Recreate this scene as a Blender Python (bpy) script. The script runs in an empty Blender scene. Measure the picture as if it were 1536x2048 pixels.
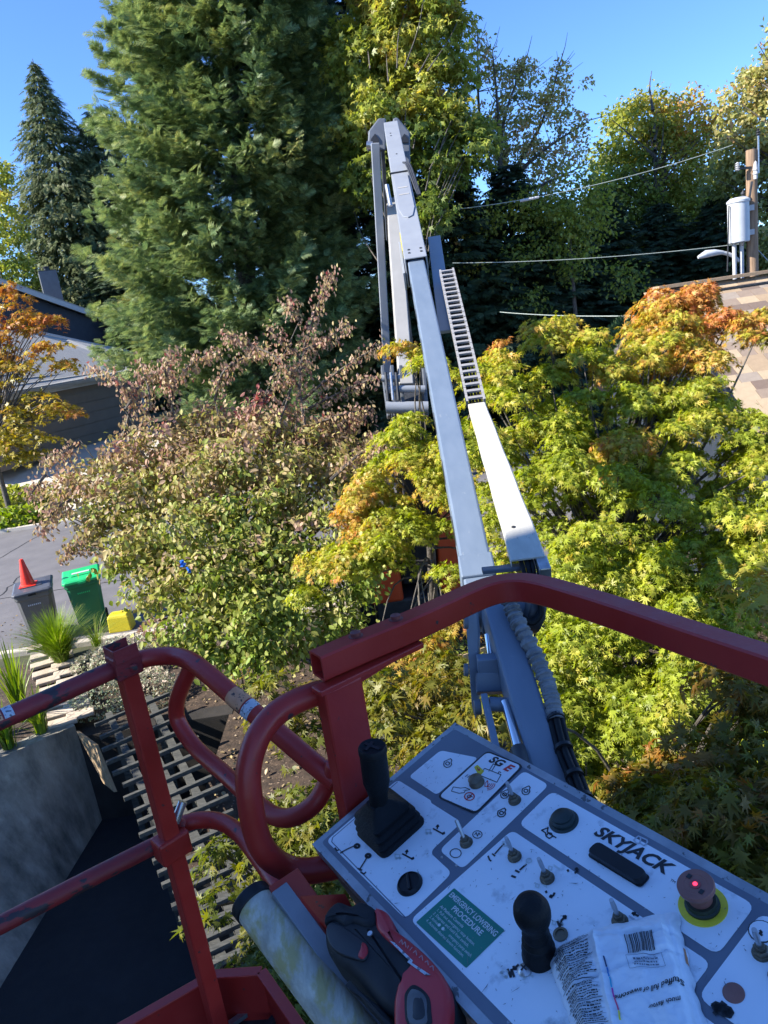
import bpy, bmesh, math, random
import numpy as np
from mathutils import Vector, Matrix, noise
random.seed(7); rng = np.random.default_rng(7)
S = bpy.context.scene
# ---------------------------------------------------------------- camera, sky, sun, exposure
F = 1450.0; PITCH = math.radians(15); ROLL = math.radians(8.5)
cr, sr = math.cos(ROLL), math.sin(ROLL)
R0 = Vector((1, 0, 0)); D0 = Vector((0, -math.sin(PITCH), -math.cos(PITCH))); F0 = Vector((0, math.cos(PITCH), -math.sin(PITCH)))
cam = bpy.data.cameras.new('camera'); co = bpy.data.objects.new('camera', cam); S.collection.objects.link(co)
cam.sensor_fit = 'VERTICAL'; cam.sensor_height = 36; cam.lens = F / 2048 * 36; cam.clip_start = .05; cam.clip_end = 3000
X = cr * R0 + sr * D0; DN = -sr * R0 + cr * D0
co.matrix_world = Matrix(((X.x, -DN.x, -F0.x, 0), (X.y, -DN.y, -F0.y, 0), (X.z, -DN.z, -F0.z, 0), (0, 0, 0, 1)))
S.camera = co
SUN_EL = math.radians(37); SUN_AZ = Vector((-.98, -.20)).normalized()
sdir = Vector((SUN_AZ.x * math.cos(SUN_EL), SUN_AZ.y * math.cos(SUN_EL), math.sin(SUN_EL)))
w = bpy.data.worlds.new('World'); S.world = w; w.use_nodes = True
nt = w.node_tree; bg = nt.nodes['Background']; sk = nt.nodes.new('ShaderNodeTexSky')
sk.sky_type = 'NISHITA'; sk.sun_disc = False; sk.sun_elevation = SUN_EL; sk.sun_rotation = math.atan2(SUN_AZ.x, SUN_AZ.y)
sk.air_density = 1.0; sk.dust_density = .0; sk.ozone_density = 6.0; sk.air_density = .85; sk.altitude = 600
vm = nt.nodes.new('ShaderNodeVectorMath'); vm.operation = 'MULTIPLY'; vm.inputs[1].default_value = (.80, .95, 1.16); nt.links.new(sk.outputs[0], vm.inputs[0]); nt.links.new(vm.outputs[0], bg.inputs[0]); bg.inputs[1].default_value = .115
sl = bpy.data.lights.new('sun', 'SUN'); sl.energy = 4.6; sl.angle = math.radians(.5); sl.color = (1, .95, .86)
so = bpy.data.objects.new('sun', sl); S.collection.objects.link(so); so.rotation_euler = sdir.to_track_quat('Z', 'Y').to_euler()
S.view_settings.view_transform = 'Standard'; S.view_settings.look = 'None'; S.view_settings.gamma = 1
S.view_settings.exposure = 1.32
S.cycles.max_bounces = 6; S.cycles.transparent_max_bounces = 4
# ---------------------------------------------------------------- where things stand
G = -5.3                                             # ground level below the eye
def ray(px, py):
    dx, dy = px - 768, py - 1024
    return R0 * ((dx * cr - dy * sr) / F) + D0 * ((dx * sr + dy * cr) / F) + F0
def D(px, py, d): return ray(px, py) * d
def Z(px, py, z): r = ray(px, py); return r * (z / r.z)
def Yd(px, py, y): r = ray(px, py); return r * (y / r.y)
# ---------------------------------------------------------------- object helpers
COL = S.collection
def tag(o, label=None, cat=None, group=None, kind=None):
    if label: o['label'] = label
    if cat: o['category'] = cat
    if group: o['group'] = group
    if kind: o['kind'] = kind
    return o
def empty(name, loc=(0, 0, 0), label=None, cat=None, group=None):
    o = bpy.data.objects.new(name, None); COL.objects.link(o); o.location = loc; o.empty_display_size = .1
    return tag(o, label, cat, group)
def par(o, p):
    if p is not None:
        o.parent = p
        if p.type == 'EMPTY': o.matrix_parent_inverse = Matrix.Translation(-Vector(p.location))
    return o
class MB:
    def __init__(s): s.v = []; s.f = []
    def add(s, vs, fs):
        n = len(s.v); s.v += [tuple(v) for v in vs]; s.f += [tuple(i + n for i in f) for f in fs]; return s
    def rings(s, rings, c0=True, c1=True, closed=True):
        k = len(rings[0]); n = len(s.v)
        for r in rings: s.v += [tuple(p) for p in r]
        for i in range(len(rings) - 1):
            for j in range(k if closed else k - 1):
                a = n + i * k + j; b = n + i * k + (j + 1) % k
                s.f.append((a, b, b + k, a + k))
        if c0: s.f.append(tuple(n + j for j in range(k))[::-1])
        if c1: s.f.append(tuple(n + (len(rings) - 1) * k + j for j in range(k)))
        return s
    def box(s, c, sz, M=None):
        x, y, z = [q / 2 for q in sz]; c = Vector(c)
        vs = [Vector((a * x, b * y, d * z)) for d in (-1, 1) for a, b in ((-1, -1), (1, -1), (1, 1), (-1, 1))]
        vs = [c + (M @ v if M else v) for v in vs]
        return s.add(vs, [(3, 2, 1, 0), (4, 5, 6, 7), (0, 1, 5, 4), (1, 2, 6, 5), (2, 3, 7, 6), (3, 0, 4, 7)])
    def beam(s, a, b, wd, ht, up=Vector((0, 0, 1)), top=False):
        a, b = Vector(a), Vector(b); t = (b - a).normalized(); sd = t.cross(up).normalized(); u = sd.cross(t)
        if top: a = a - u * ht / 2; b = b - u * ht / 2
        r = lambda c: [c + sd * x * wd / 2 + u * y * ht / 2 for x, y in ((-1, -1), (1, -1), (1, 1), (-1, 1))]
        return s.rings([r(a), r(b)])
    def tube(s, pts, r, k=12, caps=True):
        pts = [Vector(p) for p in pts]; rings = []; nrm = None
        for i, p in enumerate(pts):
            t = (pts[min(i + 1, len(pts) - 1)] - pts[max(i - 1, 0)]).normalized()
            if nrm is None: nrm = t.orthogonal().normalized()
            nrm = (nrm - t * nrm.dot(t)).normalized(); b = t.cross(nrm)
            rr = r[i] if hasattr(r, '__len__') else r
            rings.append([p + nrm * math.cos(a) * rr + b * math.sin(a) * rr for a in [2 * math.pi * j / k for j in range(k)]])
        return s.rings(rings, caps, caps)
    def sqtube(s, pts, wd, ht, k=None):
        pts = [Vector(p) for p in pts]; rings = []; up = Vector((0, 0, 1))
        for i, p in enumerate(pts):
            t = (pts[min(i + 1, len(pts) - 1)] - pts[max(i - 1, 0)]).normalized(); sd = t.cross(up).normalized(); u = sd.cross(t)
            rings.append([p + sd * x * wd / 2 + u * y * ht / 2 for x, y in ((-1, -.8), (-.8, -1), (.8, -1), (1, -.8), (1, .8), (.8, 1), (-.8, 1), (-1, .8))])
        return s.rings(rings)
    def lathe(s, prof, c=(0, 0, 0), M=None, k=24):
        c = Vector(c); rings = []
        for r, h in prof:
            q = [Vector((r * math.cos(2 * math.pi * j / k), r * math.sin(2 * math.pi * j / k), h)) for j in range(k)]
            rings.append([c + (M @ v if M else v) for v in q])
        return s.rings(rings)
    def prism(s, poly, h0, h1, fn=None, inset=0):
        fn = fn or (lambda x, y, z: Vector((x, y, z)))
        ar = sum(poly[i][0] * poly[(i + 1) % len(poly)][1] - poly[(i + 1) % len(poly)][0] * poly[i][1] for i in range(len(poly)))
        if ar < 0: poly = poly[::-1]
        return s.rings([[fn(x, y, h0) for x, y in poly], [fn(x, y, h1) for x, y in poly]])
    def build(s, name, m, parent=None, smooth=False, bevel=0, seg=2):
        me = bpy.data.meshes.new(name); me.from_pydata(s.v, [], s.f); me.validate()
        if smooth:
            me.shade_smooth()
            if hasattr(me, 'set_sharp_from_angle'): me.set_sharp_from_angle(angle=math.radians(42))
        o = bpy.data.objects.new(name, me); COL.objects.link(o)
        if m: me.materials.append(m)
        if bevel:
            b = o.modifiers.new('bevel', 'BEVEL'); b.width = bevel; b.segments = seg; b.limit_method = 'ANGLE'; b.angle_limit = math.radians(50)
        return par(o, parent)
def spline(pts, n=8):
    pts = [Vector(p) for p in pts]; out = []; P = [2 * pts[0] - pts[1]] + pts + [2 * pts[-1] - pts[-2]]
    for i in range(1, len(P) - 2):
        a, b, c, d = P[i - 1:i + 3]
        for j in range(n):
            t = j / n
            out.append(.5 * ((2 * b) + (c - a) * t + (2 * a - 5 * b + 4 * c - d) * t * t + (3 * b - a - 3 * c + d) * t ** 3))
    return out + [pts[-1]]
# ---------------------------------------------------------------- materials
def nmat(name):
    m = bpy.data.materials.new(name); m.use_nodes = True; t = m.node_tree
    return m, t, t.nodes['Principled BSDF'], (lambda k, **q: [setattr(n, a, b) for n in [t.nodes.new(k)] for a, b in q.items()] and t.nodes[-1] or t.nodes[-1])
def rgba(c): return (c[0], c[1], c[2], 1)
def pmat(name, c1, c2=None, scale=6, rough=.5, metal=0, bump=0, bs=60, wear=None, wscale=40, wth=.68, wsoft=.03, spec=.5, stretch=None, sub=None):
    m, t, p, _ = nmat(name); N = t.nodes.new; L = t.links.new
    tc = N('ShaderNodeTexCoord'); co_ = tc.outputs['Object']
    if stretch:
        mp = N('ShaderNodeMapping'); mp.inputs['Scale'].default_value = stretch; L(co_, mp.inputs[0]); co_ = mp.outputs[0]
    p.inputs['Roughness'].default_value = rough; p.inputs['Metallic'].default_value = metal; p.inputs['Specular IOR Level'].default_value = spec
    nz = N('ShaderNodeTexNoise'); nz.inputs['Scale'].default_value = scale; nz.inputs['Detail'].default_value = 8; nz.inputs['Roughness'].default_value = .65; L(co_, nz.inputs[0])
    cr_ = N('ShaderNodeValToRGB'); cr_.color_ramp.elements[0].position = .33; cr_.color_ramp.elements[1].position = .67
    c2 = c2 or tuple(min(1, x * 1.18) for x in c1)
    cr_.color_ramp.elements[0].color = rgba(c1); cr_.color_ramp.elements[1].color = rgba(c2); L(nz.outputs[0], cr_.inputs[0]); out = cr_.outputs[0]
    if wear:
        n2 = N('ShaderNodeTexNoise'); n2.inputs['Scale'].default_value = wscale; n2.inputs['Detail'].default_value = 5; n2.inputs['Roughness'].default_value = .6; L(co_, n2.inputs[0])
        mr = N('ShaderNodeMapRange'); mr.inputs[1].default_value = wth; mr.inputs[2].default_value = wth + wsoft; L(n2.outputs[0], mr.inputs[0])
        mx = N('ShaderNodeMix'); mx.data_type = 'RGBA'; L(mr.outputs[0], mx.inputs[0]); L(out, mx.inputs[6]); mx.inputs[7].default_value = rgba(wear); out = mx.outputs[2]
    L(out, p.inputs['Base Color'])
    n3 = N('ShaderNodeTexNoise'); n3.inputs['Scale'].default_value = scale * 4; n3.inputs['Detail'].default_value = 4; L(co_, n3.inputs[0])
    rr = N('ShaderNodeMapRange'); rr.inputs[3].default_value = max(0, rough - .12); rr.inputs[4].default_value = min(1, rough + .15); L(n3.outputs[0], rr.inputs[0]); L(rr.outputs[0], p.inputs['Roughness'])
    if bump:
        nb = N('ShaderNodeTexNoise'); nb.inputs['Scale'].default_value = bs; nb.inputs['Detail'].default_value = 6; L(co_, nb.inputs[0])
        b = N('ShaderNodeBump'); b.inputs['Strength'].default_value = bump; b.inputs['Distance'].default_value = .01; L(nb.outputs[0], b.inputs['Height']); L(b.outputs[0], p.inputs['Normal'])
    return m
def leafmat(name, stops, trans=.38, rough=.42, attr=True, spec=.35):
    """colour from the leaf's own tint plus a random offset per leaf"""
    m, t, p, _ = nmat(name); N = t.nodes.new; L = t.links.new
    g = N('ShaderNodeNewGeometry'); a = N('ShaderNodeAttribute'); a.attribute_name = 'tint'
    ma = N('ShaderNodeMath'); ma.operation = 'MULTIPLY_ADD'; ma.inputs[1].default_value = .34; ma.inputs[2].default_value = -.17; L(g.outputs['Random Per Island'], ma.inputs[0])
    ad = N('ShaderNodeMath'); ad.operation = 'ADD'; ad.use_clamp = True; L(ma.outputs[0], ad.inputs[0]); L(a.outputs['Fac'], ad.inputs[1])
    r = N('ShaderNodeValToRGB'); e = r.color_ramp.elements
    e[0].position = stops[0][0]; e[0].color = rgba(stops[0][1]); e[1].position = stops[-1][0]; e[1].color = rgba(stops[-1][1])
    for q, c in stops[1:-1]: k = e.new(q); k.color = rgba(c)
    L(ad.outputs[0], r.inputs[0]); hs = N('ShaderNodeHueSaturation'); L(r.outputs[0], hs.inputs['Color'])
    wn = N('ShaderNodeTexWhiteNoise'); wn.noise_dimensions = '1D'; L(g.outputs['Random Per Island'], wn.inputs['W'])
    mv = N('ShaderNodeMapRange'); mv.inputs[3].default_value = .72; mv.inputs[4].default_value = 1.3; L(wn.outputs[0], mv.inputs[0]); L(mv.outputs[0], hs.inputs['Value'])
    L(hs.outputs[0], p.inputs['Base Color']); p.inputs['Roughness'].default_value = rough; p.inputs['Specular IOR Level'].default_value = spec
    tr = N('ShaderNodeBsdfTranslucent'); h2 = N('ShaderNodeHueSaturation'); h2.inputs['Value'].default_value = 1.5; h2.inputs['Saturation'].default_value = 1.12
    L(hs.outputs[0], h2.inputs['Color']); L(h2.outputs[0], tr.inputs[0]); mx = N('ShaderNodeMixShader'); mx.inputs[0].default_value = trans
    L(p.outputs[0], mx.inputs[1]); L(tr.outputs[0], mx.inputs[2]); L(mx.outputs[0], t.nodes['Material Output'].inputs[0])
    return m
RED = pmat('red_paint', (.31, .016, .012), (.38, .026, .018), 5, .38, wear=(.05, .028, .03), wscale=34, wth=.665, bump=.06, bs=90)
REDW = pmat('worn_red_paint', (.17, .016, .02), (.27, .024, .026), 12, .5, wear=(.035, .024, .028), wscale=16, wth=.54, bump=.12, bs=70, stretch=(1, 1, 2))
BLUE = pmat('slate_grey_paint', (.135, .178, .24), (.165, .21, .275), 3, .42, wear=(.30, .32, .34), wscale=14, wth=.66, wsoft=.12, stretch=(3, .5, 3))
GREY = pmat('mid_grey_paint', (.25, .268, .30), (.29, .31, .34), 3, .4)
BEIGE = pmat('warm_grey_paint', (.36, .345, .32), (.42, .40, .37), 3, .45)
DARK = pmat('dark_steel', (.03, .033, .038), (.06, .062, .068), 10, .5, metal=.3)
DGREY = pmat('charcoal_paint', (.10, .11, .13), (.13, .145, .17), 4, .45)
ORANGE = pmat('orange_red_paint', (.62, .075, .02), (.72, .10, .03), 3, .35)
RUBBER = pmat('black_rubber', (.004, .005, .006), (.009, .010, .012), 25, .55, bump=.15, bs=300, spec=.22)
PLASTIC = pmat('black_plastic', (.008, .009, .011), (.014, .015, .018), 30, .4, spec=.3)
STEEL = pmat('galvanised_steel', (.38, .39, .40), (.55, .56, .58), 30, .32, metal=.85)
CHROME = pmat('chrome', (.7, .72, .75), (.8, .8, .82), 5, .12, metal=1)
NUT = pmat('brown_bolt', (.11, .09, .065), (.20, .17, .12), 60, .45, metal=.6)
WHITE = pmat('white_print', (.72, .785, .845), (.78, .83, .88), 14, .42, wear=(.40, .45, .50), wscale=26, wth=.60, wsoft=.14)
PGREY = pmat('grey_print', (.115, .14, .185), (.14, .17, .215), 10, .42, wear=(.3, .34, .4), wscale=80, wth=.70)
INK = pmat('black_ink', (.010, .012, .016), (.02, .022, .026), 30, .5)
PALE = pmat('pale_ink', (.42, .47, .54), (.5, .55, .6), 30, .5)
RINK = pmat('red_ink', (.55, .03, .03), (.62, .05, .04), 30, .5)
GREEN = pmat('green_sticker', (.0, .165, .115), (.0, .20, .14), 20, .4)
YEL = pmat('yellow_plastic', (.62, .50, .02), (.75, .62, .04), 30, .45)
BROWN = pmat('faded_red_plastic', (.22, .085, .065), (.28, .115, .09), 30, .42)
COVER = pmat('cream_cover', (.46, .435, .37), (.56, .53, .45), 9, .6, wear=(.36, .33, .27), wscale=22, wth=.66, stretch=(3, .6, 3))
CONC = pmat('concrete', (.25, .225, .18), (.42, .38, .31), 3.5, .9, stretch=(1.2, 1.2, .45), bump=.5, bs=30, wear=(.07, .07, .06), wscale=2.2, wth=.42, wsoft=.3)
CONCL = pmat('light_concrete', (.46, .40, .33), (.56, .50, .42), 1.2, .9, bump=.3, bs=30)
ASPH = pmat('asphalt', (.115, .108, .112), (.16, .15, .152), 1.3, .9, bump=.6, bs=60, wear=(.24, .22, .21), wscale=60, wth=.68)
ASPD = pmat('dark_asphalt', (.010, .011, .014), (.017, .018, .022), 2, .8, bump=.6, bs=90)
SOIL = pmat('dark_mulch', (.022, .014, .009), (.085, .055, .035), 9, .95, bump=1, bs=30, wear=(.26, .18, .12), wscale=26, wth=.62)
GRASSG = pmat('garden_ground', (.03, .035, .015), (.075, .075, .03), 3, .95, bump=1, bs=25)
WOODG = pmat('weathered_wood', (.035, .036, .032), (.10, .098, .085), 14, .85, bump=.6, bs=40, stretch=(.6, 3, 3))
WOODL = pmat('tan_wood', (.32, .22, .12), (.45, .33, .2), 10, .75, bump=.4, bs=40)
BARK = pmat('grey_bark', (.055, .045, .035), (.15, .13, .105), 9, .9, bump=1, bs=40)
POLE = pmat('pole_wood', (.19, .12, .075), (.36, .24, .15), 5, .85, bump=.6, bs=14, stretch=(4, 4, .4))
STONE = pmat('tan_paver', (.42, .33, .24), (.58, .48, .38), 4, .9, bump=.6, bs=30)
# ---------------------------------------------------------------- leaf shapes and masses
def fan(pts, z=None):
    v = [(0, .12, 0)] + pts; return np.array(v, float), [(0, i + 1, i + 2) for i in range(len(pts) - 1)] + [(0, len(pts), 1)]
def star(lobes, notch=.34, wd=9):
    p = [(0, 0, 0)]
    for i, (a, l) in enumerate(lobes):
        a0 = math.radians(a); p.append((math.sin(a0) * l, .12 + math.cos(a0) * l, -.16 * l))
        if i < len(lobes) - 1:
            am = math.radians((a + lobes[i + 1][0]) / 2); p.append((math.sin(am) * notch, .12 + math.cos(am) * notch, .03))
    return fan(p)
MAPLE7 = star([(-125, .42), (-82, .66), (-40, .86), (0, .92), (40, .86), (82, .66), (125, .42)], .27)
MAPLE5 = star([(-105, .55), (-50, .85), (0, .95), (50, .85), (105, .55)], .36)
OVAL = (np.array([(0, 0, 0), (.24, .3, .05), (0, .33, -.04), (-.24, .3, .05), (.27, .62, .03), (0, .65, -.07), (-.27, .62, .03), (0, 1, -.12)], float),
        [(0, 1, 2), (0, 2, 3), (1, 4, 5), (1, 5, 2), (2, 5, 6), (2, 6, 3), (4, 7, 5), (5, 7, 6)])
QUAD = (np.array([(0, 0, 0), (.36, .45, .1), (0, 1, -.1), (-.36, .5, .1)], float), [(0, 1, 2), (0, 2, 3)])
def frond(n=6, wd=.55, droop=-.2, sw=.055):
    v = []; f = []
    def sp(a, b, w0):
        a, b = np.array(a, float), np.array(b, float); d = b - a; s = np.array((-d[1], d[0], 0)); s = s / (np.linalg.norm(s) + 1e-6) * w0; k = len(v)
        v.extend([a + s * .9 + d * .1, a - s * .9 + d * .1, b]); f.append((k, k + 1, k + 2))
    sp((0, 0, 0), (0, 1, droop), sw)
    for i in range(n):
        y = .12 + .72 * i / n; l = wd * (1 - .65 * i / n)
        for s_ in (-1, 1): sp((0, y, droop * y * y), (s_ * l * .8, y + l * .62, droop * (y + .3) * 1.1 + .05 * (i % 2)), sw)
    return np.array(v), f
MAPLE7B = (MAPLE7[0] * np.array([.86, 1, 1]) + np.array([0, 0, -.38]) * (MAPLE7[0][:, 1:2] ** 2 + .6 * MAPLE7[0][:, 0:1] ** 2), MAPLE7[1]); MAPLE7C = (MAPLE7[0] * np.array([.62, 1, 1]) + np.array([0, 0, .55]) * np.abs(MAPLE7[0][:, 0:1]), MAPLE7[1]); FROND = frond(); FROND4 = frond(4, .42, -.35, .11); NEEDLE = frond(4, .26, -.1, .065)
def unit(a): return a / (np.linalg.norm(a, axis=1, keepdims=True) + 1e-9)
def leafmesh(name, tpl, pos, tip, nor, scale, tint):
    tv, tf = tpl; pos = np.asarray(pos, float); n = len(pos); tip = unit(np.asarray(tip, float)); nor = np.asarray(nor, float)
    nor = unit(nor - tip * (nor * tip).sum(1, keepdims=True)); sd = np.cross(tip, nor); sc = np.asarray(scale, float).reshape(-1, 1, 1)
    V = pos[:, None, :] + sc * (tv[None, :, 0:1] * sd[:, None, :] + tv[None, :, 1:2] * tip[:, None, :] + tv[None, :, 2:3] * nor[:, None, :])
    k = len(tv); T = (np.array(tf)[None] + (np.arange(n) * k)[:, None, None]).reshape(-1, 3)
    me = bpy.data.meshes.new(name); me.vertices.add(n * k); me.vertices.foreach_set('co', V.reshape(-1).astype(np.float32))
    me.loops.add(T.size); me.loops.foreach_set('vertex_index', T.reshape(-1).astype(np.int32)); me.polygons.add(len(T))
    me.polygons.foreach_set('loop_start', (np.arange(len(T)) * 3).astype(np.int32)); me.update()
    at = me.attributes.new('tint', 'FLOAT', 'POINT'); at.data.foreach_set('value', np.repeat(np.asarray(tint, float) * np.ones(n), k).astype(np.float32))
    return me
def leafobj(name, tpl, P, m, parent=None, kind=None):
    me = leafmesh(name, tpl, *P); me.materials.append(m); o = bpy.data.objects.new(name, me); COL.objects.link(o)
    if kind: o['kind'] = kind
    return par(o, parent)
def leafmix(P, m, parent):
    """flat, drooping and folded leaves mixed through one crown"""
    k = rng.integers(0, 3, len(P[0]))
    for i, tp in enumerate((MAPLE7, MAPLE7B, MAPLE7C)): leafobj('foliage', tp, [q[k == i] for q in P], m, parent, 'stuff')
def cat(L): return [np.concatenate([np.atleast_1d(x[i]) for x in L]) for i in range(5)]
def single_leaves(tpl, P, m, parent, n, name='leaf', near=None, within=None):
    """the leaves that show largest become objects of their own, sharing a few meshes; returns the rest"""
    pos = P[0]; f = pos @ np.array(F0); u = pos @ np.array(X) / f * F + 768; v = pos @ np.array(DN) / f * F + 1024
    ok = (f > .3) & (u > 0) & (u < 1536) & (v > 0) & (v < 2048)
    size = np.where(ok, P[3] / f, 0); idx = np.argsort(-size)[:n]
    tn = np.clip(P[4], 0, .999); meshes = {}
    for i in idx:
        k = int(tn[i] * 8)
        if k not in meshes:
            me = leafmesh(name, tpl, [(0, 0, 0)], [(0, 1, 0)], [(0, 0, 1)], [1], [(k + .5) / 8]); me.materials.append(m); meshes[k] = me
        t = Vector(P[1][i]).normalized(); nn = Vector(P[2][i]); nn = (nn - t * nn.dot(t)).normalized(); s = t.cross(nn); sc = P[3][i]; c = P[0][i]
        o = bpy.data.objects.new(name, meshes[k]); COL.objects.link(o); o.parent = parent
        Mw = Matrix(((s.x * sc, t.x * sc, nn.x * sc, c[0]), (s.y * sc, t.y * sc, nn.y * sc, c[1]), (s.z * sc, t.z * sc, nn.z * sc, c[2]), (0, 0, 0, 1)))
        if parent.type == 'EMPTY': Mw = Matrix.Translation(-Vector(parent.location)) @ Mw
        o.matrix_basis = Mw
    keep = np.ones(len(pos), bool); keep[idx] = False
    return [q[keep] for q in P]
def branchwork(name, base, tips, m, parent, r0=.06, r1=.008, fork=None, k=5, sag=.15):
    """limbs that leave the stem and bend out to each tip"""
    b = MB(); base = Vector(base)
    for t in tips:
        t = Vector(t); st = fork(t) if fork else base; mid = st.lerp(t, .5); mid.z += sag * (t - st).length * random.uniform(.3, 1)
        mid += Vector((random.uniform(-1, 1), random.uniform(-1, 1), 0)) * .06 * (t - st).length
        p = spline([st, mid, t], 4); n = len(p); b.tube(p, [r0 + (r1 - r0) * (i / (n - 1)) ** .6 for i in range(n)], k, False)
    return b.build(name, m, parent, smooth=True)
def trunk(pts, r0, r1, m, parent, name='trunk', k=9):
    p = spline(pts, 5); n = len(p); return MB().tube(p, [r0 + (r1 - r0) * i / (n - 1) for i in range(n)], k).build(name, m, parent, smooth=True)
# ---------------------------------------------------------------- setting: terrain, road, beds
def hgt(x, y):
    s = min(1, max(0, (y - 25.5) / 8)); return G + 1.4 * s
gb = MB(); xs = [-600, -200, -80] + list(np.arange(-44, 45, 4.)) + [80, 200, 600]; ys = [-600, -100, -30, -12, -2] + [2, 6, 10, 13.2, 18, 24.4, 25.5, 27, 29, 31, 33, 36, 45, 60, 100, 250, 700]
# leaves out the sunken driveway; second cut added for dark, shaded-looking ground
CUT = (-9.0, -2.7, -4.0, 9.9); CUT2 = (-2.7, -1.2, -4.0, 6.4)
xs = sorted(set([float(q) for q in xs] + [CUT[0], CUT[1], CUT2[1]])); ys = sorted(set([float(q) for q in ys] + [CUT[2], CUT[3], CUT2[3]]))
V = [(x, y, hgt(x, y)) for y in ys for x in xs]; nx = len(xs); FA = []
for j in range(len(ys) - 1):
    for i in range(nx - 1):
        mx_, my_ = (xs[i] + xs[i + 1]) / 2, (ys[j] + ys[j + 1]) / 2
        if CUT[0] < mx_ < CUT[1] and CUT[2] < my_ < CUT[3]: continue
        if CUT2[0] < mx_ < CUT2[1] and CUT2[2] < my_ < CUT2[3]: continue
        FA.append((j * nx + i, j * nx + i + 1, (j + 1) * nx + i + 1, (j + 1) * nx + i))
tag(MB().add(V, FA).build('ground', GRASSG), kind='structure')
def sheet(name, poly, z, m, kind='structure', parent=None):
    o = MB().add([(x, y, z) for x, y in poly], [tuple(range(len(poly)))]).build(name, m, parent)
    if kind: o['kind'] = kind
    return o
sheet('road', [(-60, 13.3), (60, 13.3), (60, 24.5), (-60, 24.5)], G + .006, ASPH)
sheet('mulch_bed', [(-2.7, 6.4), (-1.2, 6.4), (-1.2, 1), (6, 1), (9, 5), (9, 12.4), (-8.9, 12.4), (-8.9, 9.95), (-2.7, 9.95)], G + .006, SOIL)
b = MB(); b.box((0, 24.6, G + .05), (120, .18, .16)); tag(b.build('kerb', CONCL, bevel=.02), kind='structure')
b = MB(); b.box((0, 13.2, G + .04), (120, .16, .14)); tag(b.build('kerb', CONCL, bevel=.02), kind='structure')
sheet('pavement', [(-60, 24.7), (60, 24.7), (60, 26), (-60, 26)], G + .012, CONCL)
b = MB()
dz = .02; b.add([(-21, 26, hgt(0, 26) + dz), (-9.5, 26, hgt(0, 26) + dz), (-9.5, 29, hgt(0, 29) + dz), (-21, 29, hgt(0, 29) + dz), (-9.5, 33.5, hgt(0, 33.5) + dz + .02), (-21, 33.5, hgt(0, 33.5) + dz + .02), (-9.5, 36, hgt(0, 36) + dz), (-21, 36, hgt(0, 36) + dz)],
      [(0, 1, 2, 3), (3, 2, 4, 5), (5, 4, 6, 7)])
tag(b.build('garage_driveway', CONCL), kind='structure')
DZ = -6.74
sheet('driveway', [(-12, -4), (-1.2, -4), (-1.2, 6.4), (-2.7, 6.4), (-2.7, 9.9), (-12, 9.9)], DZ, ASPD)  # near-black sheet, carried further right to stand in for shaded ground
# low block wall along the bed side of the sunken drive and its end
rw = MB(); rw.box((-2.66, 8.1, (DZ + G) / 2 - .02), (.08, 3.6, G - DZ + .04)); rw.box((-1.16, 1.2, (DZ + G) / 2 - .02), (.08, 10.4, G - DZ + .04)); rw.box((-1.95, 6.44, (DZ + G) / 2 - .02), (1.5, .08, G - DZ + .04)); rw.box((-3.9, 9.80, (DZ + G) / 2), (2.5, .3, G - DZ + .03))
tag(rw.build('retaining_wall', pmat('shade_dark_concrete', (.014, .012, .010), (.035, .03, .026), 3, .9, bump=.5), bevel=.01), 'low dark concrete wall holding the mulch bed beside the sunken drive', 'wall')  # near-black wall colour stands in for shade down in the drive
# the big concrete wall left of the drive
T0, T1, B0, B1 = Vector((-4.95, 9.65, -5.1)), Z(-330, 1660, -5.1), Vector((-4.95, 9.65, DZ - .05)), Z(-330, 2560, DZ - .05)
pts = []
n = 30
cw = MB()
front_t = [T0.lerp(T1, i / n) for i in range(n + 1)]; front_b = [B0.lerp(B1, i / n) for i in range(n + 1)]
back = [Vector((p.x - .16, p.y + .22, p.z)) for p in front_t]; backb = [Vector((p.x, p.y, DZ - .1)) for p in back]
vs = front_b + front_t + back + backb; m_ = n + 1; fs = []
for r_ in range(3):
    for i in range(n): fs.append((r_ * m_ + i, r_ * m_ + i + 1, (r_ + 1) * m_ + i + 1, (r_ + 1) * m_ + i))
fs.append((0, m_, 2 * m_, 3 * m_)); fs.append((n, 3 * m_ + n, 2 * m_ + n, m_ + n))
cw.add(vs, fs)
tag(cw.build('concrete_wall', CONC, smooth=True), 'stained grey concrete retaining wall in shade above the dark driveway', 'wall')
# planting soil behind the wall
tag(MB().add([back[0] + Vector((0, 0, -.05)), back[-1] + Vector((0, 0, -.05)), (-14, 6, -5.14), (-14, 12.3, -5.14), (-6.0, 12.3, -5.14), (-5.1, 10.4, -5.14)], [(0, 1, 2, 3, 4, 5)]).build('planting_bed', SOIL), kind='structure')
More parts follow.
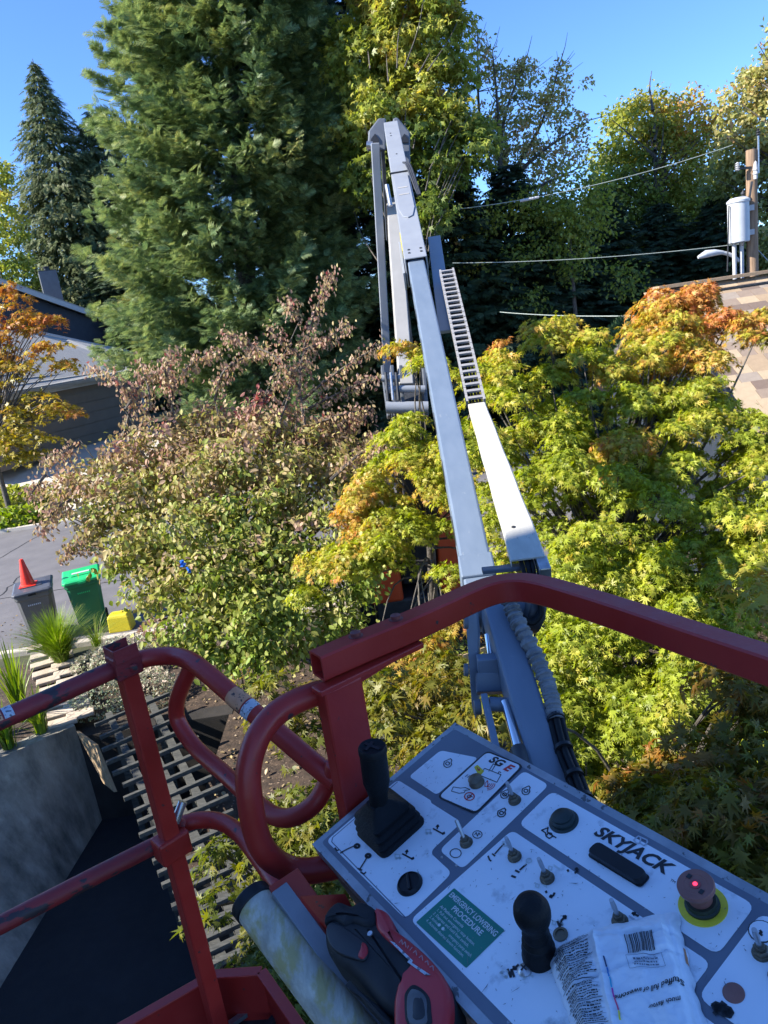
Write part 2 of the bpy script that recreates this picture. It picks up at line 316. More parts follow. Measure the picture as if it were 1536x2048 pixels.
# ---------------------------------------------------------------- foliage builders
def N3(n, s=1): return rng.normal(0, s, (n, 3))
def pad(c, R, n, sc, tint, dome=.45, tilt=.18):
    """one layered spray of leaves, like a shallow dome with drooping rim"""
    r = R * np.sqrt(rng.random(n)); a = rng.random(n) * 2 * math.pi; lob = 1 + .28 * np.sin(a * 3 + rng.random() * 6) ; r = r * lob
    tx, ty = rng.normal(0, tilt, 2); rad = np.stack([np.cos(a), np.sin(a), 0 * a], 1); q = r / R
    z = -dome * R * q * q + r * (np.cos(a) * tx + np.sin(a) * ty) + rng.normal(0, .045 * R + .012, n)
    pos = np.array(c)[None] + rad * r[:, None] + np.stack([0 * z, 0 * z, z], 1)
    nor = rad * (.25 + .9 * q[:, None]) + np.array([[0, 0, 1.0]]) + N3(n, .42); tip = rad * .7 + np.array([[0, 0, -.45]]) + N3(n, .42)
    t = tint + .22 * (q - .5) + rng.normal(0, .03, n)
    return [pos, tip, nor, sc * rng.uniform(.45, 1.35, n), np.clip(t, 0, 1)]
def blobpads(blobs, sc, dens=900, R=(.16, .34), flat=.8):
    out = []; tips = []
    for (px, py, d, r, k, tint) in blobs:
        c = D(px, py, d)
        for i in range(k):
            v = Vector(rng.normal(0, 1, 3)).normalized() * (rng.uniform(.35, 1) ** .6) * r; v.z *= flat; p = c + v; rr = rng.uniform(*R)
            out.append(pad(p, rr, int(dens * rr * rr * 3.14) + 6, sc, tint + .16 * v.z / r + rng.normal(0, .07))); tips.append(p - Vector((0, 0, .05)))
    return cat(out), tips
def shell(c, r, n, sc, tint, tv=.1, inner=.45, hang=.4, clump=.0, nclump=0):
    """loose leaves through an ellipsoid, gathered round random knots"""
    c = np.array(c); r = np.array(r)
    if nclump:
        k = unit(rng.normal(0, 1, (nclump, 3))) * (rng.uniform(inner, 1, (nclump, 1)) ** .5); ci = rng.integers(0, nclump, n)
        pos = c + (k[ci] * r) + N3(n, 1) * clump * np.array([1, 1, .62]); d = k[ci]; tt = rng.normal(0, tv, nclump)[ci]
    else:
        d = unit(N3(n)); pos = c + d * r * rng.uniform(inner, 1, (n, 1)) ** .5; tt = rng.normal(0, tv, n)
    tip = d * .5 + N3(n, .6) + np.array([[0, 0, -hang]]); nor = d * .6 + N3(n, .6) + np.array([[0, 0, .7]])
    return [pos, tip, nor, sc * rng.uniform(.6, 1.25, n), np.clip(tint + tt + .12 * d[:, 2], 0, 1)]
def conifer(base, top, r_at, z0, z1, nb, nf, fs, tint, up=.1, hang=0, lean=(0, 0), inner=.25, out=.33):
    P = []; base = Vector(base); h = top - base.z
    for i in range(nb):
        z = z0 + (z1 - z0) * ((i + random.random()) / nb) ** .9; rr = r_at(z) * random.uniform(.62, 1.13); a = random.random() * 6.283
        k = (z - base.z); cx, cy = base.x + lean[0] * k, base.y + lean[1] * k; dr = np.array([math.cos(a), math.sin(a), up + random.uniform(-.12, .18)])
        n = max(3, int(nf * (rr / r_at(z0)) ** .6)); s = rng.uniform(inner, 1, n) ** .7; w_ = out * rr * .5 * (1.15 - s)
        side = np.array([-dr[1], dr[0], 0]); lat = rng.normal(0, 1, n) * w_
        pos = np.array([cx, cy, z]) + dr * (s * rr)[:, None] + side * lat[:, None] + np.array([0, 0, 1]) * (rng.normal(0, .05, n) * rr * .6 - hang * .25 * s * rr + .10 * rr * s * s)[:, None]
        tip = dr + side * (np.sign(lat) * rng.uniform(.1, 1.0, n))[:, None] + N3(n, .25) + np.array([[0, 0, .12 - hang]]); nor = np.array([[0, 0, .8]]) + dr * .7 + N3(n, .45)
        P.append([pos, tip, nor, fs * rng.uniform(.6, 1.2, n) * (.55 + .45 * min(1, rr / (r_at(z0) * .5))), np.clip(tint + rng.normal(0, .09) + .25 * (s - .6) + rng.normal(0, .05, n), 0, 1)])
    return cat(P)
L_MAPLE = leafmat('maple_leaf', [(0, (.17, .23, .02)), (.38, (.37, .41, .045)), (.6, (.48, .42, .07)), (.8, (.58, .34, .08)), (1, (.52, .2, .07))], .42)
L_MAPLE2 = leafmat('shade_maple_leaf', [(0, (.12, .15, .02)), (.4, (.19, .18, .025)), (.7, (.26, .17, .03)), (1, (.38, .12, .03))], .42)  # darker copy of the maple leaf, with shade put into the colour
L_DOG = leafmat('dogwood_leaf', [(0, (.19, .27, .04)), (.35, (.33, .34, .08)), (.55, (.42, .33, .15)), (.75, (.40, .26, .18)), (.93, (.32, .17, .13)), (1, (.32, .09, .08))], .3, spec=.3, rough=.5)
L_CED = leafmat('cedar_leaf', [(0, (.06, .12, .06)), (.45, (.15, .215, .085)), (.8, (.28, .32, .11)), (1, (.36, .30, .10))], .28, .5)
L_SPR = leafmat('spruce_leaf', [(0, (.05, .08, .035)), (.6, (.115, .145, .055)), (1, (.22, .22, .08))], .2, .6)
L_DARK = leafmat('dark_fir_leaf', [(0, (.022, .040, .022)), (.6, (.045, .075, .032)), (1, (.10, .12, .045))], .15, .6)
L_BIG = leafmat('big_maple_leaf', [(0, (.12, .17, .035)), (.4, (.28, .32, .06)), (.7, (.42, .40, .09)), (.9, (.52, .40, .08)), (1, (.46, .27, .09))], .42)
L_ALD = leafmat('alder_leaf', [(0, (.14, .19, .05)), (.5, (.34, .35, .11)), (.8, (.5, .44, .17)), (1, (.5, .30, .15))], .4, spec=.6)
L_ORG = leafmat('orange_maple_leaf', [(0, (.14, .13, .01)), (.35, (.42, .33, .05)), (.6, (.46, .23, .06)), (1, (.36, .09, .05))], .36)
L_GRS = leafmat('grass_blade', [(0, (.10, .18, .02)), (.6, (.22, .30, .03)), (1, (.42, .36, .12))], .35)
L_VAR = leafmat('variegated_leaf', [(0, (.14, .2, .08)), (.5, (.42, .46, .30)), (1, (.55, .42, .36))], .3)
# ---------------------------------------------------------------- big cedar
t = empty('cedar_tree', (-4.7, 27, G), 'huge dense cedar with feathery green sprays, rising behind the pinkish dogwood', 'tree')
cr_ced = lambda z: 4.85 * max(.03, (1 - (z + 1.5) / 37)) ** .9
P = conifer((-4.5, 27, G), 30, cr_ced, -4.3, 17, 1250, 115, .42, .5, up=.24, lean=(.125, 0), inner=.3, out=.25)
k_ = P[0][:, 2] > np.interp(P[0][:, 0], [-12, -10, -9.3, -8, -6, -5.9], [3, 2.5, .5, -.7, -1.6, -9]); P = [q[k_] for q in P]; leafobj('crown', FROND, P, L_CED, t)
trunk([(-4.5, 27, G), (-3.1, 27, 6), (-.7, 27, 25)], .5, .08, BARK, t)
br = [Vector(P[0][i]) for i in rng.integers(0, len(P[0]), 30)]
branchwork('branches', (0, 0, 0), br, BARK, t, .045, .01, fork=lambda q: Vector((-4.3, 27, q.z - .4)))
# ---------------------------------------------------------------- dark cedar behind it
t = empty('cedar_tree', (.4, 33, G), 'dark shaded cedar close behind the top of the boom', 'tree')
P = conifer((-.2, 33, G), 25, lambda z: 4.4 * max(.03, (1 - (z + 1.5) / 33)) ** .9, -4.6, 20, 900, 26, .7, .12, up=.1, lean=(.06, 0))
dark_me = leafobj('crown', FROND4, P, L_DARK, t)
trunk([(-.2, 33, G), (.5, 33, 8), (1.4, 33, 23)], .4, .06, BARK, t)
# ---------------------------------------------------------------- spruce, upper left
t = empty('spruce_tree', (-27, 50, G), 'tall pointed spruce with drooping dark twigs, its tip against the sky', 'tree')
spx = D(66, 122, 52)
P = conifer((spx.x, spx.y, G), spx.z, lambda z: max(.08, 8.6 * ((spx.z - z) / (spx.z + 3)) ** .85) if z > -3 else 8.6, -3, spx.z - .1, 1700, 26, .95, .5, up=-.05, hang=.85, inner=.2, out=.5)
leafobj('crown', NEEDLE, P, L_SPR, t)
trunk([(spx.x, spx.y, G), (spx.x, spx.y, spx.z + .15)], .35, .02, BARK, t)
# second spruce shoulder
t = empty('spruce_tree', (-22, 52, G), 'shorter dark spruce tucked between the pointed spruce and the huge cedar', 'tree')
q = D(165, 225, 54)
P = conifer((q.x + .9, q.y, G), q.z, lambda z: max(.1, 6.5 * ((q.z + .3 - z) / (q.z + 3)) ** .6) if z > -3 else 6.5, -3, q.z, 1200, 26, .95, .35, up=0, hang=.75, inner=.2, out=.5)
leafobj('crown', NEEDLE, P, L_SPR, t); trunk([(q.x + .9, q.y, G), (q.x + .9, q.y, q.z)], .3, .03, BARK, t)
# ---------------------------------------------------------------- far dark firs (shaded wood behind the boom), one shape, different heights
firs = [(925, 640, 27, 10.6, 1.0, 'dark fir just beyond the wire, nearest to the boom'), (1040, 640, 28, 10.0, 1.0, 'dark fir below the airy alder'),
        (1130, 600, 30, 8.8, 1.0, 'dark fir standing under the dead ends of the alder twigs'), (1215, 640, 32, 9.2, 1.0, 'dark fir between the alder and the rounded green tree'),
        (840, 640, 26.5, 10, .9, 'dark fir hidden mostly by the grey boom'), (1330, 640, 34, 8.4, 1.0, 'dark low fir below the rounded green tree'),
        (1440, 640, 33, 8.2, 1.0, 'dark low fir behind the street lamp'), (-40, 640, 50, 12.5, 1.6, 'dark fir at the edge of the roofs, behind the pointed spruce'), (240, 620, 49, 12, 1.3, 'dark fir in the gap beside the chimney')]
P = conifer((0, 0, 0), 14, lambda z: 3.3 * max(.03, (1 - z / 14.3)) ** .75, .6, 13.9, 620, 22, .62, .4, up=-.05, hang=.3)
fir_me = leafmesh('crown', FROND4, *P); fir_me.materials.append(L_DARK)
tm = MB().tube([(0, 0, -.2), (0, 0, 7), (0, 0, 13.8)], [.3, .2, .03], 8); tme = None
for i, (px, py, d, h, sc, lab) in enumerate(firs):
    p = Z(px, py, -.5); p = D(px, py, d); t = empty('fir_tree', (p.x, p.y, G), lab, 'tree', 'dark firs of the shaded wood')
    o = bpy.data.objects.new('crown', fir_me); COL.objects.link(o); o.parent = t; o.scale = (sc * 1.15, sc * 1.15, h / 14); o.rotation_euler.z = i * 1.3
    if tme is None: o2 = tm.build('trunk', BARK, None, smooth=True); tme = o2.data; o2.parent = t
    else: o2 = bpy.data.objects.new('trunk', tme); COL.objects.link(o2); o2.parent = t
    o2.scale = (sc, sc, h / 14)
# ---------------------------------------------------------------- tall big-leaf maple at top centre
t = empty('maple_tree', (1.7, 22.5, G), 'tall big-leaf maple with yellowing crown rising behind the top of the boom', 'tree')
bl = [(800, -60, 26, 2.2), (740, 120, 27, 1.7), (830, 60, 26, 1.9), (870, 150, 26, 1.2), (780, 210, 26, 1.6), (850, 260, 26, 1.3), (730, 260, 27, 1.3), (905, 250, 26, .9), (900, 30, 26, .8), (880, 330, 26, .9), (940, 300, 26, .8), (760, 340, 27, 1.4), (960, 250, 26, .5), (860, 430, 26, .8), (915, 165, 26, .5)]
bl = [(a, b_, d * .83, r * .83) for a, b_, d, r in bl]
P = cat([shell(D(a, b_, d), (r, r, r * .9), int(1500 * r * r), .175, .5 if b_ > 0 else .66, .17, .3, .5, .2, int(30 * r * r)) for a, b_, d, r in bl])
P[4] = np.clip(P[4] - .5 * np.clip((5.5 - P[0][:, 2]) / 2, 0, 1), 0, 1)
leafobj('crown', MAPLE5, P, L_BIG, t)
trunk([(1.4, 22.5, G), (1.5, 22.5, 0), (1.7, 22.5, 2.5)], .22, .06, BARK, t)
branchwork('branches', (0, 0, 0), [D(a, b_, d) + Vector(N3(1, r * .5)[0]) for a, b_, d, r in bl for _ in range(2)], BARK, t, .022, .01, fork=lambda q: Vector((1.5 + (q.x - 1.5) * .5, 22.5, q.z - 2.0)), sag=.02)
# ---------------------------------------------------------------- airy alder
t = empty('alder_tree', (5.6, 29, G), 'slender half-bare alder with sparse pale leaves against the blue sky', 'tree')
al = [(975, 130, 28, .6), (960, 90, 28, .35), (1010, 170, 28, .8), (1050, 150, 28, .7), (1000, 240, 28, .9), (1070, 230, 28, .9), (1120, 150, 28, .5), (1115, 210, 28, .7), (1140, 260, 28, .6), (1040, 300, 28, 1.0), (1120, 320, 28, .8), (990, 320, 28, .8), (1160, 250, 28, .25), (1170, 165, 28, .2), (1165, 300, 28, .35), (1080, 370, 28, .9)]
P = cat([shell(D(a, b_, d), (r, r, r), int(900 * r * r), .15, .72, .16, .1, .3, .15, int(40 * r) + 4) for a, b_, d, r in al])
leafobj('crown', QUAD, P, L_ALD, t)
root = D(1000, 560, 28); f1 = D(1010, 330, 28); f2 = D(985, 330, 28)
trunk([(root.x, root.y, G), root, D(1000, 400, 28)], .2, .12, BARK, t)
b = MB()
for s_, e_ in [((1000, 400), (955, 55)), ((1000, 400), (1055, 110)), ((1005, 380), (1125, 110)), ((1010, 370), (1180, 240)), ((1000, 400), (1170, 330)), ((1000, 390), (985, 100)), ((1000, 420), (1120, 380))]:
    a_, e3 = D(*s_, 28), D(*e_, 28); m2 = a_.lerp(e3, .5) + Vector((rng.normal(0, .3), rng.normal(0, .5), rng.normal(0, .2))); pp_ = spline([a_, m2, e3], 6)
    b.tube(pp_, [.09 * (1 - i / len(pp_)) + .012 for i in range(len(pp_))], 5, False)
    for _ in range(16):
        s0 = pp_[random.randint(3, len(pp_) - 1)]; e1_ = s0 + Vector((rng.normal(.1, .5), rng.normal(0, .5), abs(rng.normal(.4, .35)))); b.tube([s0, s0.lerp(e1_, .5) + Vector((0, 0, -.08)), e1_], [.022, .014, .007], 4, False)
tag(b.build('branches', BARK, t, smooth=True), kind='stuff')
# ---------------------------------------------------------------- rounded trees to the right
t = empty('leafy_tree', (13, 36, G), 'broad rounded tree, bright green on its sunny side and thinning to rusty brown on top', 'tree')
bl = [(1270, 260, 36, 1.6, .3), (1250, 330, 36, 1.7, .22), (1310, 240, 36, 1.5, .5), (1360, 250, 36, 1.6, .72), (1400, 270, 36, 1.5, .78), (1330, 330, 36, 2.0, .45), (1400, 360, 36, 1.8, .5), (1260, 420, 36, 1.8, .15), (1340, 440, 36, 2.0, .25), (1220, 400, 36, 1.0, .12), (1430, 440, 36, 1.6, .3), (1240, 500, 36, 1.6, .1), (1320, 530, 36, 1.8, .12), (1410, 520, 36, 1.6, .2)]
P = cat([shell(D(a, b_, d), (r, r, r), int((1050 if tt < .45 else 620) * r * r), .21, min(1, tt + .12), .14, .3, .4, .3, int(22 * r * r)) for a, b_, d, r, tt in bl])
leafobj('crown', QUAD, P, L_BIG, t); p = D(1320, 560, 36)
trunk([(p.x, p.y, G), (p.x, p.y, 2), tuple(D(1330, 300, 36))], .4, .1, BARK, t)
branchwork('branches', (0, 0, 0), [D(a, b_, d) + Vector(N3(1, r * .6)[0]) for a, b_, d, r, _ in bl for _q in range(4)], BARK, t, .09, .015, fork=lambda q: Vector((p.x, p.y, q.z - 2)), sag=.05)
t = empty('leafy_tree', (17, 30, G), 'tall airy yellow-green tree behind the utility pole', 'tree')
bl = [(1510, 180, 30, .9, .6), (1480, 220, 30, 1.0, .6), (1530, 250, 30, 1.3, .62), (1490, 300, 30, 1.3, .5), (1560, 180, 30, 1.6, .6), (1540, 360, 30, 1.6, .42), (1530, 460, 30, 1.5, .35), (1580, 540, 30, 1.6, .3), (1450, 360, 31, 1.0, .3), (1590, 330, 30, 1.6, .5), (1600, 60, 30, 1.4, .6)]
P = cat([shell(D(a, b_, d), (r, r, r), int(680 * r * r), .22, tt, .14, .2, .4, .22, int(30 * r * r)) for a, b_, d, r, tt in bl])
leafobj('crown', QUAD, P, L_ALD, t); p = D(1580, 500, 30)
trunk([(p.x, p.y, G), (p.x, p.y, 2), tuple(D(1560, 180, 30))], .3, .06, BARK, t)
branchwork('branches', (0, 0, 0), [D(a, b_, d) + Vector(N3(1, r * .7)[0]) for a, b_, d, r, _ in bl for _q in range(6)], BARK, t, .07, .01, fork=lambda q: Vector((p.x, p.y, q.z - 2)), sag=.05)
t = empty('leafy_tree', (-26, 47, G), 'yellow-green tree peeping out beside the pointed spruce', 'tree')
P = cat([shell(D(a, b_, 48), (r * 1.33, r * 1.33, r * 1.33), int(1000 * r * r), .25, tt, .12, .2, .4, .2, int(30 * r * r)) for a, b_, r, tt in [(0, 420, 1.2, .6), (10, 500, 1.3, .45), (-30, 350, 1.3, .5), (-20, 580, 1.4, .3), (40, 560, 1.0, .25)]])
leafobj('crown', QUAD, P, L_BIG, t); p = D(-10, 500, 48); trunk([(p.x, p.y, G), tuple(p)], .2, .06, BARK, t)
# brownish hazy tree in the dip + lit mid-distance trees
t = empty('leafy_tree', (6.4, 25, G), 'dull brownish-green tree in the dip between alder and rounded tree', 'tree')
P = cat([shell(D(a, b_, 25.5), (r * .75, r * .75, r * .75), int(520 * r * r), .15, tt, .12, .2, .4, .25, int(24 * r * r)) for a, b_, r, tt in [(1140, 400, 1.6, .35), (1180, 440, 1.3, .3), (1100, 460, 1.5, .3), (1060, 420, 1.0, .3), (1190, 380, .7, .25), (960, 440, 1.2, .4), (930, 520, .6, .7), (900, 470, .5, .8), (880, 530, .4, .8), (980, 560, .7, .3), (1040, 520, .8, .15), (1150, 520, .9, .15), (1060, 600, .8, .2), (1250, 560, .9, .12)]])
leafobj('crown', QUAD, P, L_BIG, t); p = D(1140, 480, 25.5); trunk([(p.x, p.y, G), tuple(p)], .12, .05, BARK, t)
# the far wood closing the view
bl = [(x, 650 + rng.normal(0, 10), 60 + rng.normal(0, 3), rng.uniform(3.2, 4.4)) for x in range(-150, 1700, 85)]
P = cat([shell(D(a, b_ - (a - 768) * .149, d) - Vector((0, 0, r * .45)), (r, r, r * 1.5), int(170 * r * r), .6, .1, .1, .5, .4, .35, 70) for a, b_, d, r in bl])
leafobj('far_wood', QUAD, P, L_DARK, None, 'stuff')
tag(bpy.data.objects['far_wood'], 'dark mass of far woodland closing the view behind all the trees', 'woodland')
# ---------------------------------------------------------------- dogwood (pinkish-green), centre left
t = empty('dogwood_tree', (-2.6, 11.3, G), 'spreading dogwood turning pinkish bronze on its upper twigs, in front of the huge cedar', 'tree')
dg = [(430, 860, 12.0, .55, .60), (540, 840, 11.8, .5, .60), (330, 880, 11.7, .5, .58), (640, 890, 11.6, .5, .52), (240, 920, 11.5, .5, .58), (500, 930, 11.3, .75, .48), (370, 960, 11.1, .75, .46), (600, 980, 11.1, .7, .40), (700, 940, 11.4, .45, .5), (735, 890, 11.7, .25, .6),
      (170, 970, 11.2, .4, .58), (250, 1010, 10.9, .6, .44), (480, 1050, 10.5, .75, .34), (360, 1070, 10.4, .7, .34), (640, 1080, 10.4, .65, .30), (270, 1110, 10.3, .45, .36), (560, 1130, 10.1, .6, .26), (310, 1180, 9.9, .4, .30), (420, 1160, 9.8, .65, .26), (530, 1200, 9.7, .55, .2),
      (690, 1160, 10.0, .5, .22), (470, 1260, 9.3, .5, .18), (380, 1250, 9.3, .38, .22), (570, 1270, 9.4, .4, .18), (660, 1250, 9.7, .4, .14), (130, 980, 11.5, .25, .58), (110, 1020, 11.3, .15, .62), (195, 1060, 10.7, .3, .5), (760, 960, 11.3, .25, .55), (420, 1310, 9.0, .3, .15), (520, 1310, 9.0, .3, .15)]
Pl = []
for a, b_, d, r, tt in dg:
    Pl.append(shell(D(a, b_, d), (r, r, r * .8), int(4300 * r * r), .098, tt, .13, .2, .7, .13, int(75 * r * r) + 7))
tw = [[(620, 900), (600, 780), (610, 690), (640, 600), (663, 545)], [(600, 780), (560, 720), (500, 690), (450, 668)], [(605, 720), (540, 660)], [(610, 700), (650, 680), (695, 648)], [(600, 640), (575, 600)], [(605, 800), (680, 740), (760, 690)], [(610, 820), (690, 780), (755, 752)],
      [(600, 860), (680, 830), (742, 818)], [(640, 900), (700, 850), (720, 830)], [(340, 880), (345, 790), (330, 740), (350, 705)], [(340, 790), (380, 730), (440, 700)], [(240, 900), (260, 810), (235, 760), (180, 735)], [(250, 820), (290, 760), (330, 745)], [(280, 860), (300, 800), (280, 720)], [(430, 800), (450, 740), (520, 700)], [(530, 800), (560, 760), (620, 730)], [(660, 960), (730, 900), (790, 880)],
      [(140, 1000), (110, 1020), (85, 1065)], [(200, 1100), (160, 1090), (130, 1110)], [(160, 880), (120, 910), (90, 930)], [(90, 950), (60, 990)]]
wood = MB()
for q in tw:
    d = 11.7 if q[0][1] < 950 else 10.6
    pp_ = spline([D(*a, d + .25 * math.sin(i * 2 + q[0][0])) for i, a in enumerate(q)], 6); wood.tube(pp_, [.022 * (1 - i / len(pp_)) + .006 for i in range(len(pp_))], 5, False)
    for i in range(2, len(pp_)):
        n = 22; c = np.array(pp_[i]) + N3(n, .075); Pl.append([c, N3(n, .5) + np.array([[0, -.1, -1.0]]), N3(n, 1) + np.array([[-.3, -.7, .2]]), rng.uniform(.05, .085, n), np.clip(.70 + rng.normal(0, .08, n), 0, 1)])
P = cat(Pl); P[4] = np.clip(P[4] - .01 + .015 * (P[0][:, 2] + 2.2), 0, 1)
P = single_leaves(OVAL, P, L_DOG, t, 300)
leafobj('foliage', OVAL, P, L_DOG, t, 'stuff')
db = Vector((-2.6, 11.3, G)); wood.tube(spline([db, db + Vector((.1, -.1, .8)), D(470, 1120, 11)], 6), .07, 8)
tag(wood.build('branches', BARK, t, smooth=True), kind='stuff')
branchwork('limbs', db + Vector((0, 0, .5)), [D(a, b_, d) + Vector(N3(1, r * .4)[0]) for a, b_, d, r, tt in dg for _ in range(3)] + [D(*q[0], 11.7) for q in tw], BARK, t, .045, .008)
o = MB()
for px, py in [(365, 1128), (378, 1140)]: o.rings([[D(px, py, 9.35) + .6 * Vector((rng.normal(0, .02), rng.normal(0, .02), zz)) + .026 * Vector((math.cos(a), math.sin(a) * .5, .4 * math.sin(2 * a))) * (1 - abs(zz) * 6) for a in [k * .785 for k in range(8)]] for zz in (-.06, 0, .07)])
tag(o.build('cloth_scrap', pmat('bright_blue', (.01, .13, .6), rough=.6)), 'small scrap of bright blue caught among the dogwood leaves', 'scrap')
# ---------------------------------------------------------------- Japanese maples on the right
t = empty('maple_tree', (2.6, 6.6, G), 'large Japanese maple with yellow-green leaves and orange top sprays, beside the brown roof', 'tree')
mA = [(1250, 1000, 6.9, .9, 26, .22), (1130, 880, 7.3, .6, 16, .3), (1340, 880, 7.1, .6, 14, .28), (1250, 1300, 5.9, .8, 22, .2), (1420, 1200, 5.6, .5, 12, .22), (1510, 860, 6.5, .3, 8, .28), (1400, 800, 6.7, .3, 8, .28), (1470, 980, 6.2, .3, 6, .26), (1530, 1000, 6.0, .25, 5, .26), (1345, 590, 7.4, .28, 11, .66), (1320, 640, 7.2, .30, 7, .52), (1400, 600, 7.4, .22, 7, .64), (1480, 650, 7.0, .22, 7, .6), (1370, 670, 7.2, .2, 5, .6), (1525, 630, 7.0, .14, 3, .64), (1400, 710, 6.9, .3, 9, .66), (1330, 730, 7.0, .4, 9, .38), (1250, 760, 6.9, .35, 8, .42), (1150, 690, 7.0, .35, 9, .36), (1110, 660, 7.1, .22, 4, .40),
      (1090, 780, 6.8, .45, 11, .30), (1200, 820, 6.7, .45, 12, .28), (1330, 850, 6.6, .5, 12, .26), (1440, 850, 6.4, .3, 6, .32), (1500, 940, 6.2, .3, 5, .3), (1010, 740, 7.0, .3, 6, .40), (1000, 850, 6.6, .4, 9, .32), (1060, 930, 6.5, .45, 11, .28), (1220, 920, 6.3, .35, 9, .5),
      (1180, 1000, 6.2, .5, 12, .25), (1340, 990, 6.0, .45, 8, .22), (1440, 1050, 5.7, .4, 10, .26), (1030, 1000, 6.4, .35, 6, .30), (1180, 1100, 5.8, .35, 7, .22), (1300, 1090, 5.7, .45, 11, .20), (1400, 1140, 5.4, .4, 10, .25), (1510, 1090, 5.4, .3, 6, .25),
      (1290, 1200, 5.4, .4, 9, .20), (1130, 1200, 5.7, .3, 6, .2), (1180, 1260, 5.4, .4, 9, .2), (1310, 1310, 5.1, .45, 11, .20), (1440, 1300, 5.0, .4, 10, .2), (1140, 1370, 5.3, .4, 9, .22), (1250, 1400, 5.0, .45, 12, .16), (1380, 1420, 4.9, .45, 12, .2), (1500, 1450, 4.8, .35, 6, .25), (1170, 1490, 4.9, .35, 8, .2), (1270, 1520, 4.8, .35, 9, .2), (1420, 1540, 4.7, .35, 9, .22), (1350, 1600, 4.6, .35, 8, .25), (1200, 1580, 4.7, .3, 6, .25), (1500, 1600, 4.5, .35, 8, .25)]
P, tipsA = blobpads(mA, .053, 1700, (.12, .25), .85)
P[4] = np.clip(P[4] + .14 * np.exp(-((P[0][:, 2] - (-.1)) / .45) ** 2) * (rng.random() < 2), 0, 1)
# a handful of glowing orange sprays nearer to the rail
for (px, py, d, tt) in [(1500, 1190, 3.3, .62), (1525, 1215, 3.25, .66), (1515, 1160, 3.4, .62), (1480, 1165, 3.5, .55), (1530, 1140, 3.6, .45)]:
    P = cat([P, pad(D(px, py, d), .09, 20, .066, tt)])
P = single_leaves(MAPLE7, P, L_MAPLE, t, 300)
leafmix(P, L_MAPLE, t)
tb = Vector((2.35, 6.9, G)); trunk([tb, tb + Vector((-.1, 0, 1.2)), D(1230, 1150, 6.9)], .12, .07, BARK, t)
tc_ = D(1230, 1200, 6.9)
branchwork('branches', tc_, [q for i, q in enumerate(tipsA) if i % 2], BARK, t, .032, .005, fork=lambda q: tb.lerp(tc_, min(1, max(.35, (q.z - G) / 3.2))), sag=.12)
# the middle maple under the boom
t = empty('maple_tree', (.2, 9, G), 'small Japanese maple with orange-tipped yellow leaves below the boom, hiding the lift body', 'tree')
mB = [(800, 960, 8.0, .4, 9, .50), (730, 1000, 8.0, .3, 8, .52), (860, 1010, 7.8, .4, 9, .40), (700, 1030, 8.0, .2, 4, .62), (780, 1050, 7.8, .4, 10, .42), (690, 1100, 7.8, .35, 9, .48), (640, 1110, 7.9, .18, 4, .55), (750, 1085, 7.6, .28, 7, .35), (670, 1140, 7.6, .25, 6, .3), (630, 1180, 7.6, .22, 3, .3), (890, 960, 7.8, .3, 6, .38),
      (815, 845, 8.0, .2, 5, .40), (790, 855, 8.1, .16, 3, .42), (870, 880, 8.0, .25, 5, .36), (825, 690, 8.2, .16, 3, .50), (800, 690, 8.3, .10, 2, .6), (850, 710, 8.0, .12, 2, .42), (850, 930, 7.8, .3, 6, .36), (780, 900, 8.1, .16, 2, .42), (895, 1125, 7.2, .07, 1, .3), (980, 1100, 7.0, .3, 5, .35), (980, 1000, 7.4, .3, 5, .38), (960, 740, 7.8, .3, 6, .44), (990, 700, 7.8, .12, 2, .8), (940, 900, 7.4, .3, 5, .4),
      (880, 1250, 6.6, .3, 5, .55), (850, 1310, 6.4, .3, 5, .5), (900, 1330, 6.2, .25, 4, .5), (800, 1340, 6.4, .3, 5, .5)]
P, tipsB = blobpads(mB, .053, 1700, (.12, .24), .8)
P = single_leaves(MAPLE7, P, L_MAPLE, t, 300)
leafmix(P, L_MAPLE, t)
tb2 = Vector((.35, 9.2, G)); trunk([tb2, tb2 + Vector((.1, 0, 1.0)), D(860, 1060, 8.6)], .09, .05, BARK, t); tc2 = D(860, 1060, 8.6)
branchwork('branches', tc2, [q for i, q in enumerate(tipsB) if i % 2 == 0], BARK, t, .018, .005, fork=lambda q: tb2.lerp(tc2, min(1, max(.75, (q.z - G) / 3))))
# near maple, its leaves coloured darker for shade, beneath the added house's shadow
t = empty('maple_tree', (1.8, 3.6, G), 'near Japanese maple with olive shaded leaves around and below the lift platform', 'tree')
mC = [(1480, 1650, 3.0, .3, 9, .40), (1400, 1700, 3.1, .25, 7, .40), (1310, 1640, 3.4, .3, 8, .42), (1520, 1560, 3.2, .28, 8, .5), (1420, 1600, 3.5, .25, 7, .52), (1520, 1420, 3.6, .26, 7, .5), (1460, 1370, 3.8, .2, 5, .48), (1250, 1600, 3.8, .25, 5, .45), (1540, 1740, 2.8, .25, 7, .35), (1350, 1560, 3.8, .2, 5, .55), (1470, 1500, 3.5, .25, 6, .5),
      (800, 1400, 4.8, .28, 7, .30), (880, 1400, 4.6, .25, 6, .35), (740, 1370, 4.9, .25, 5, .30), (920, 1450, 4.3, .2, 4, .32), (780, 1470, 4.4, .28, 4, .25), (850, 1350, 5.0, .25, 5, .42), (1010, 1420, 4.0, .12, 2, .3), (560, 1380, 5.2, .2, 3, .22), (600, 1430, 5.0, .2, 3, .22),
      (900, 1500, 4.0, .2, 3, .3)]
P, tipsC = blobpads(mC, .064, 850, (.13, .22), .7)
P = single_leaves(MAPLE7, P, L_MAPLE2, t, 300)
leafmix(P, L_MAPLE2, t)
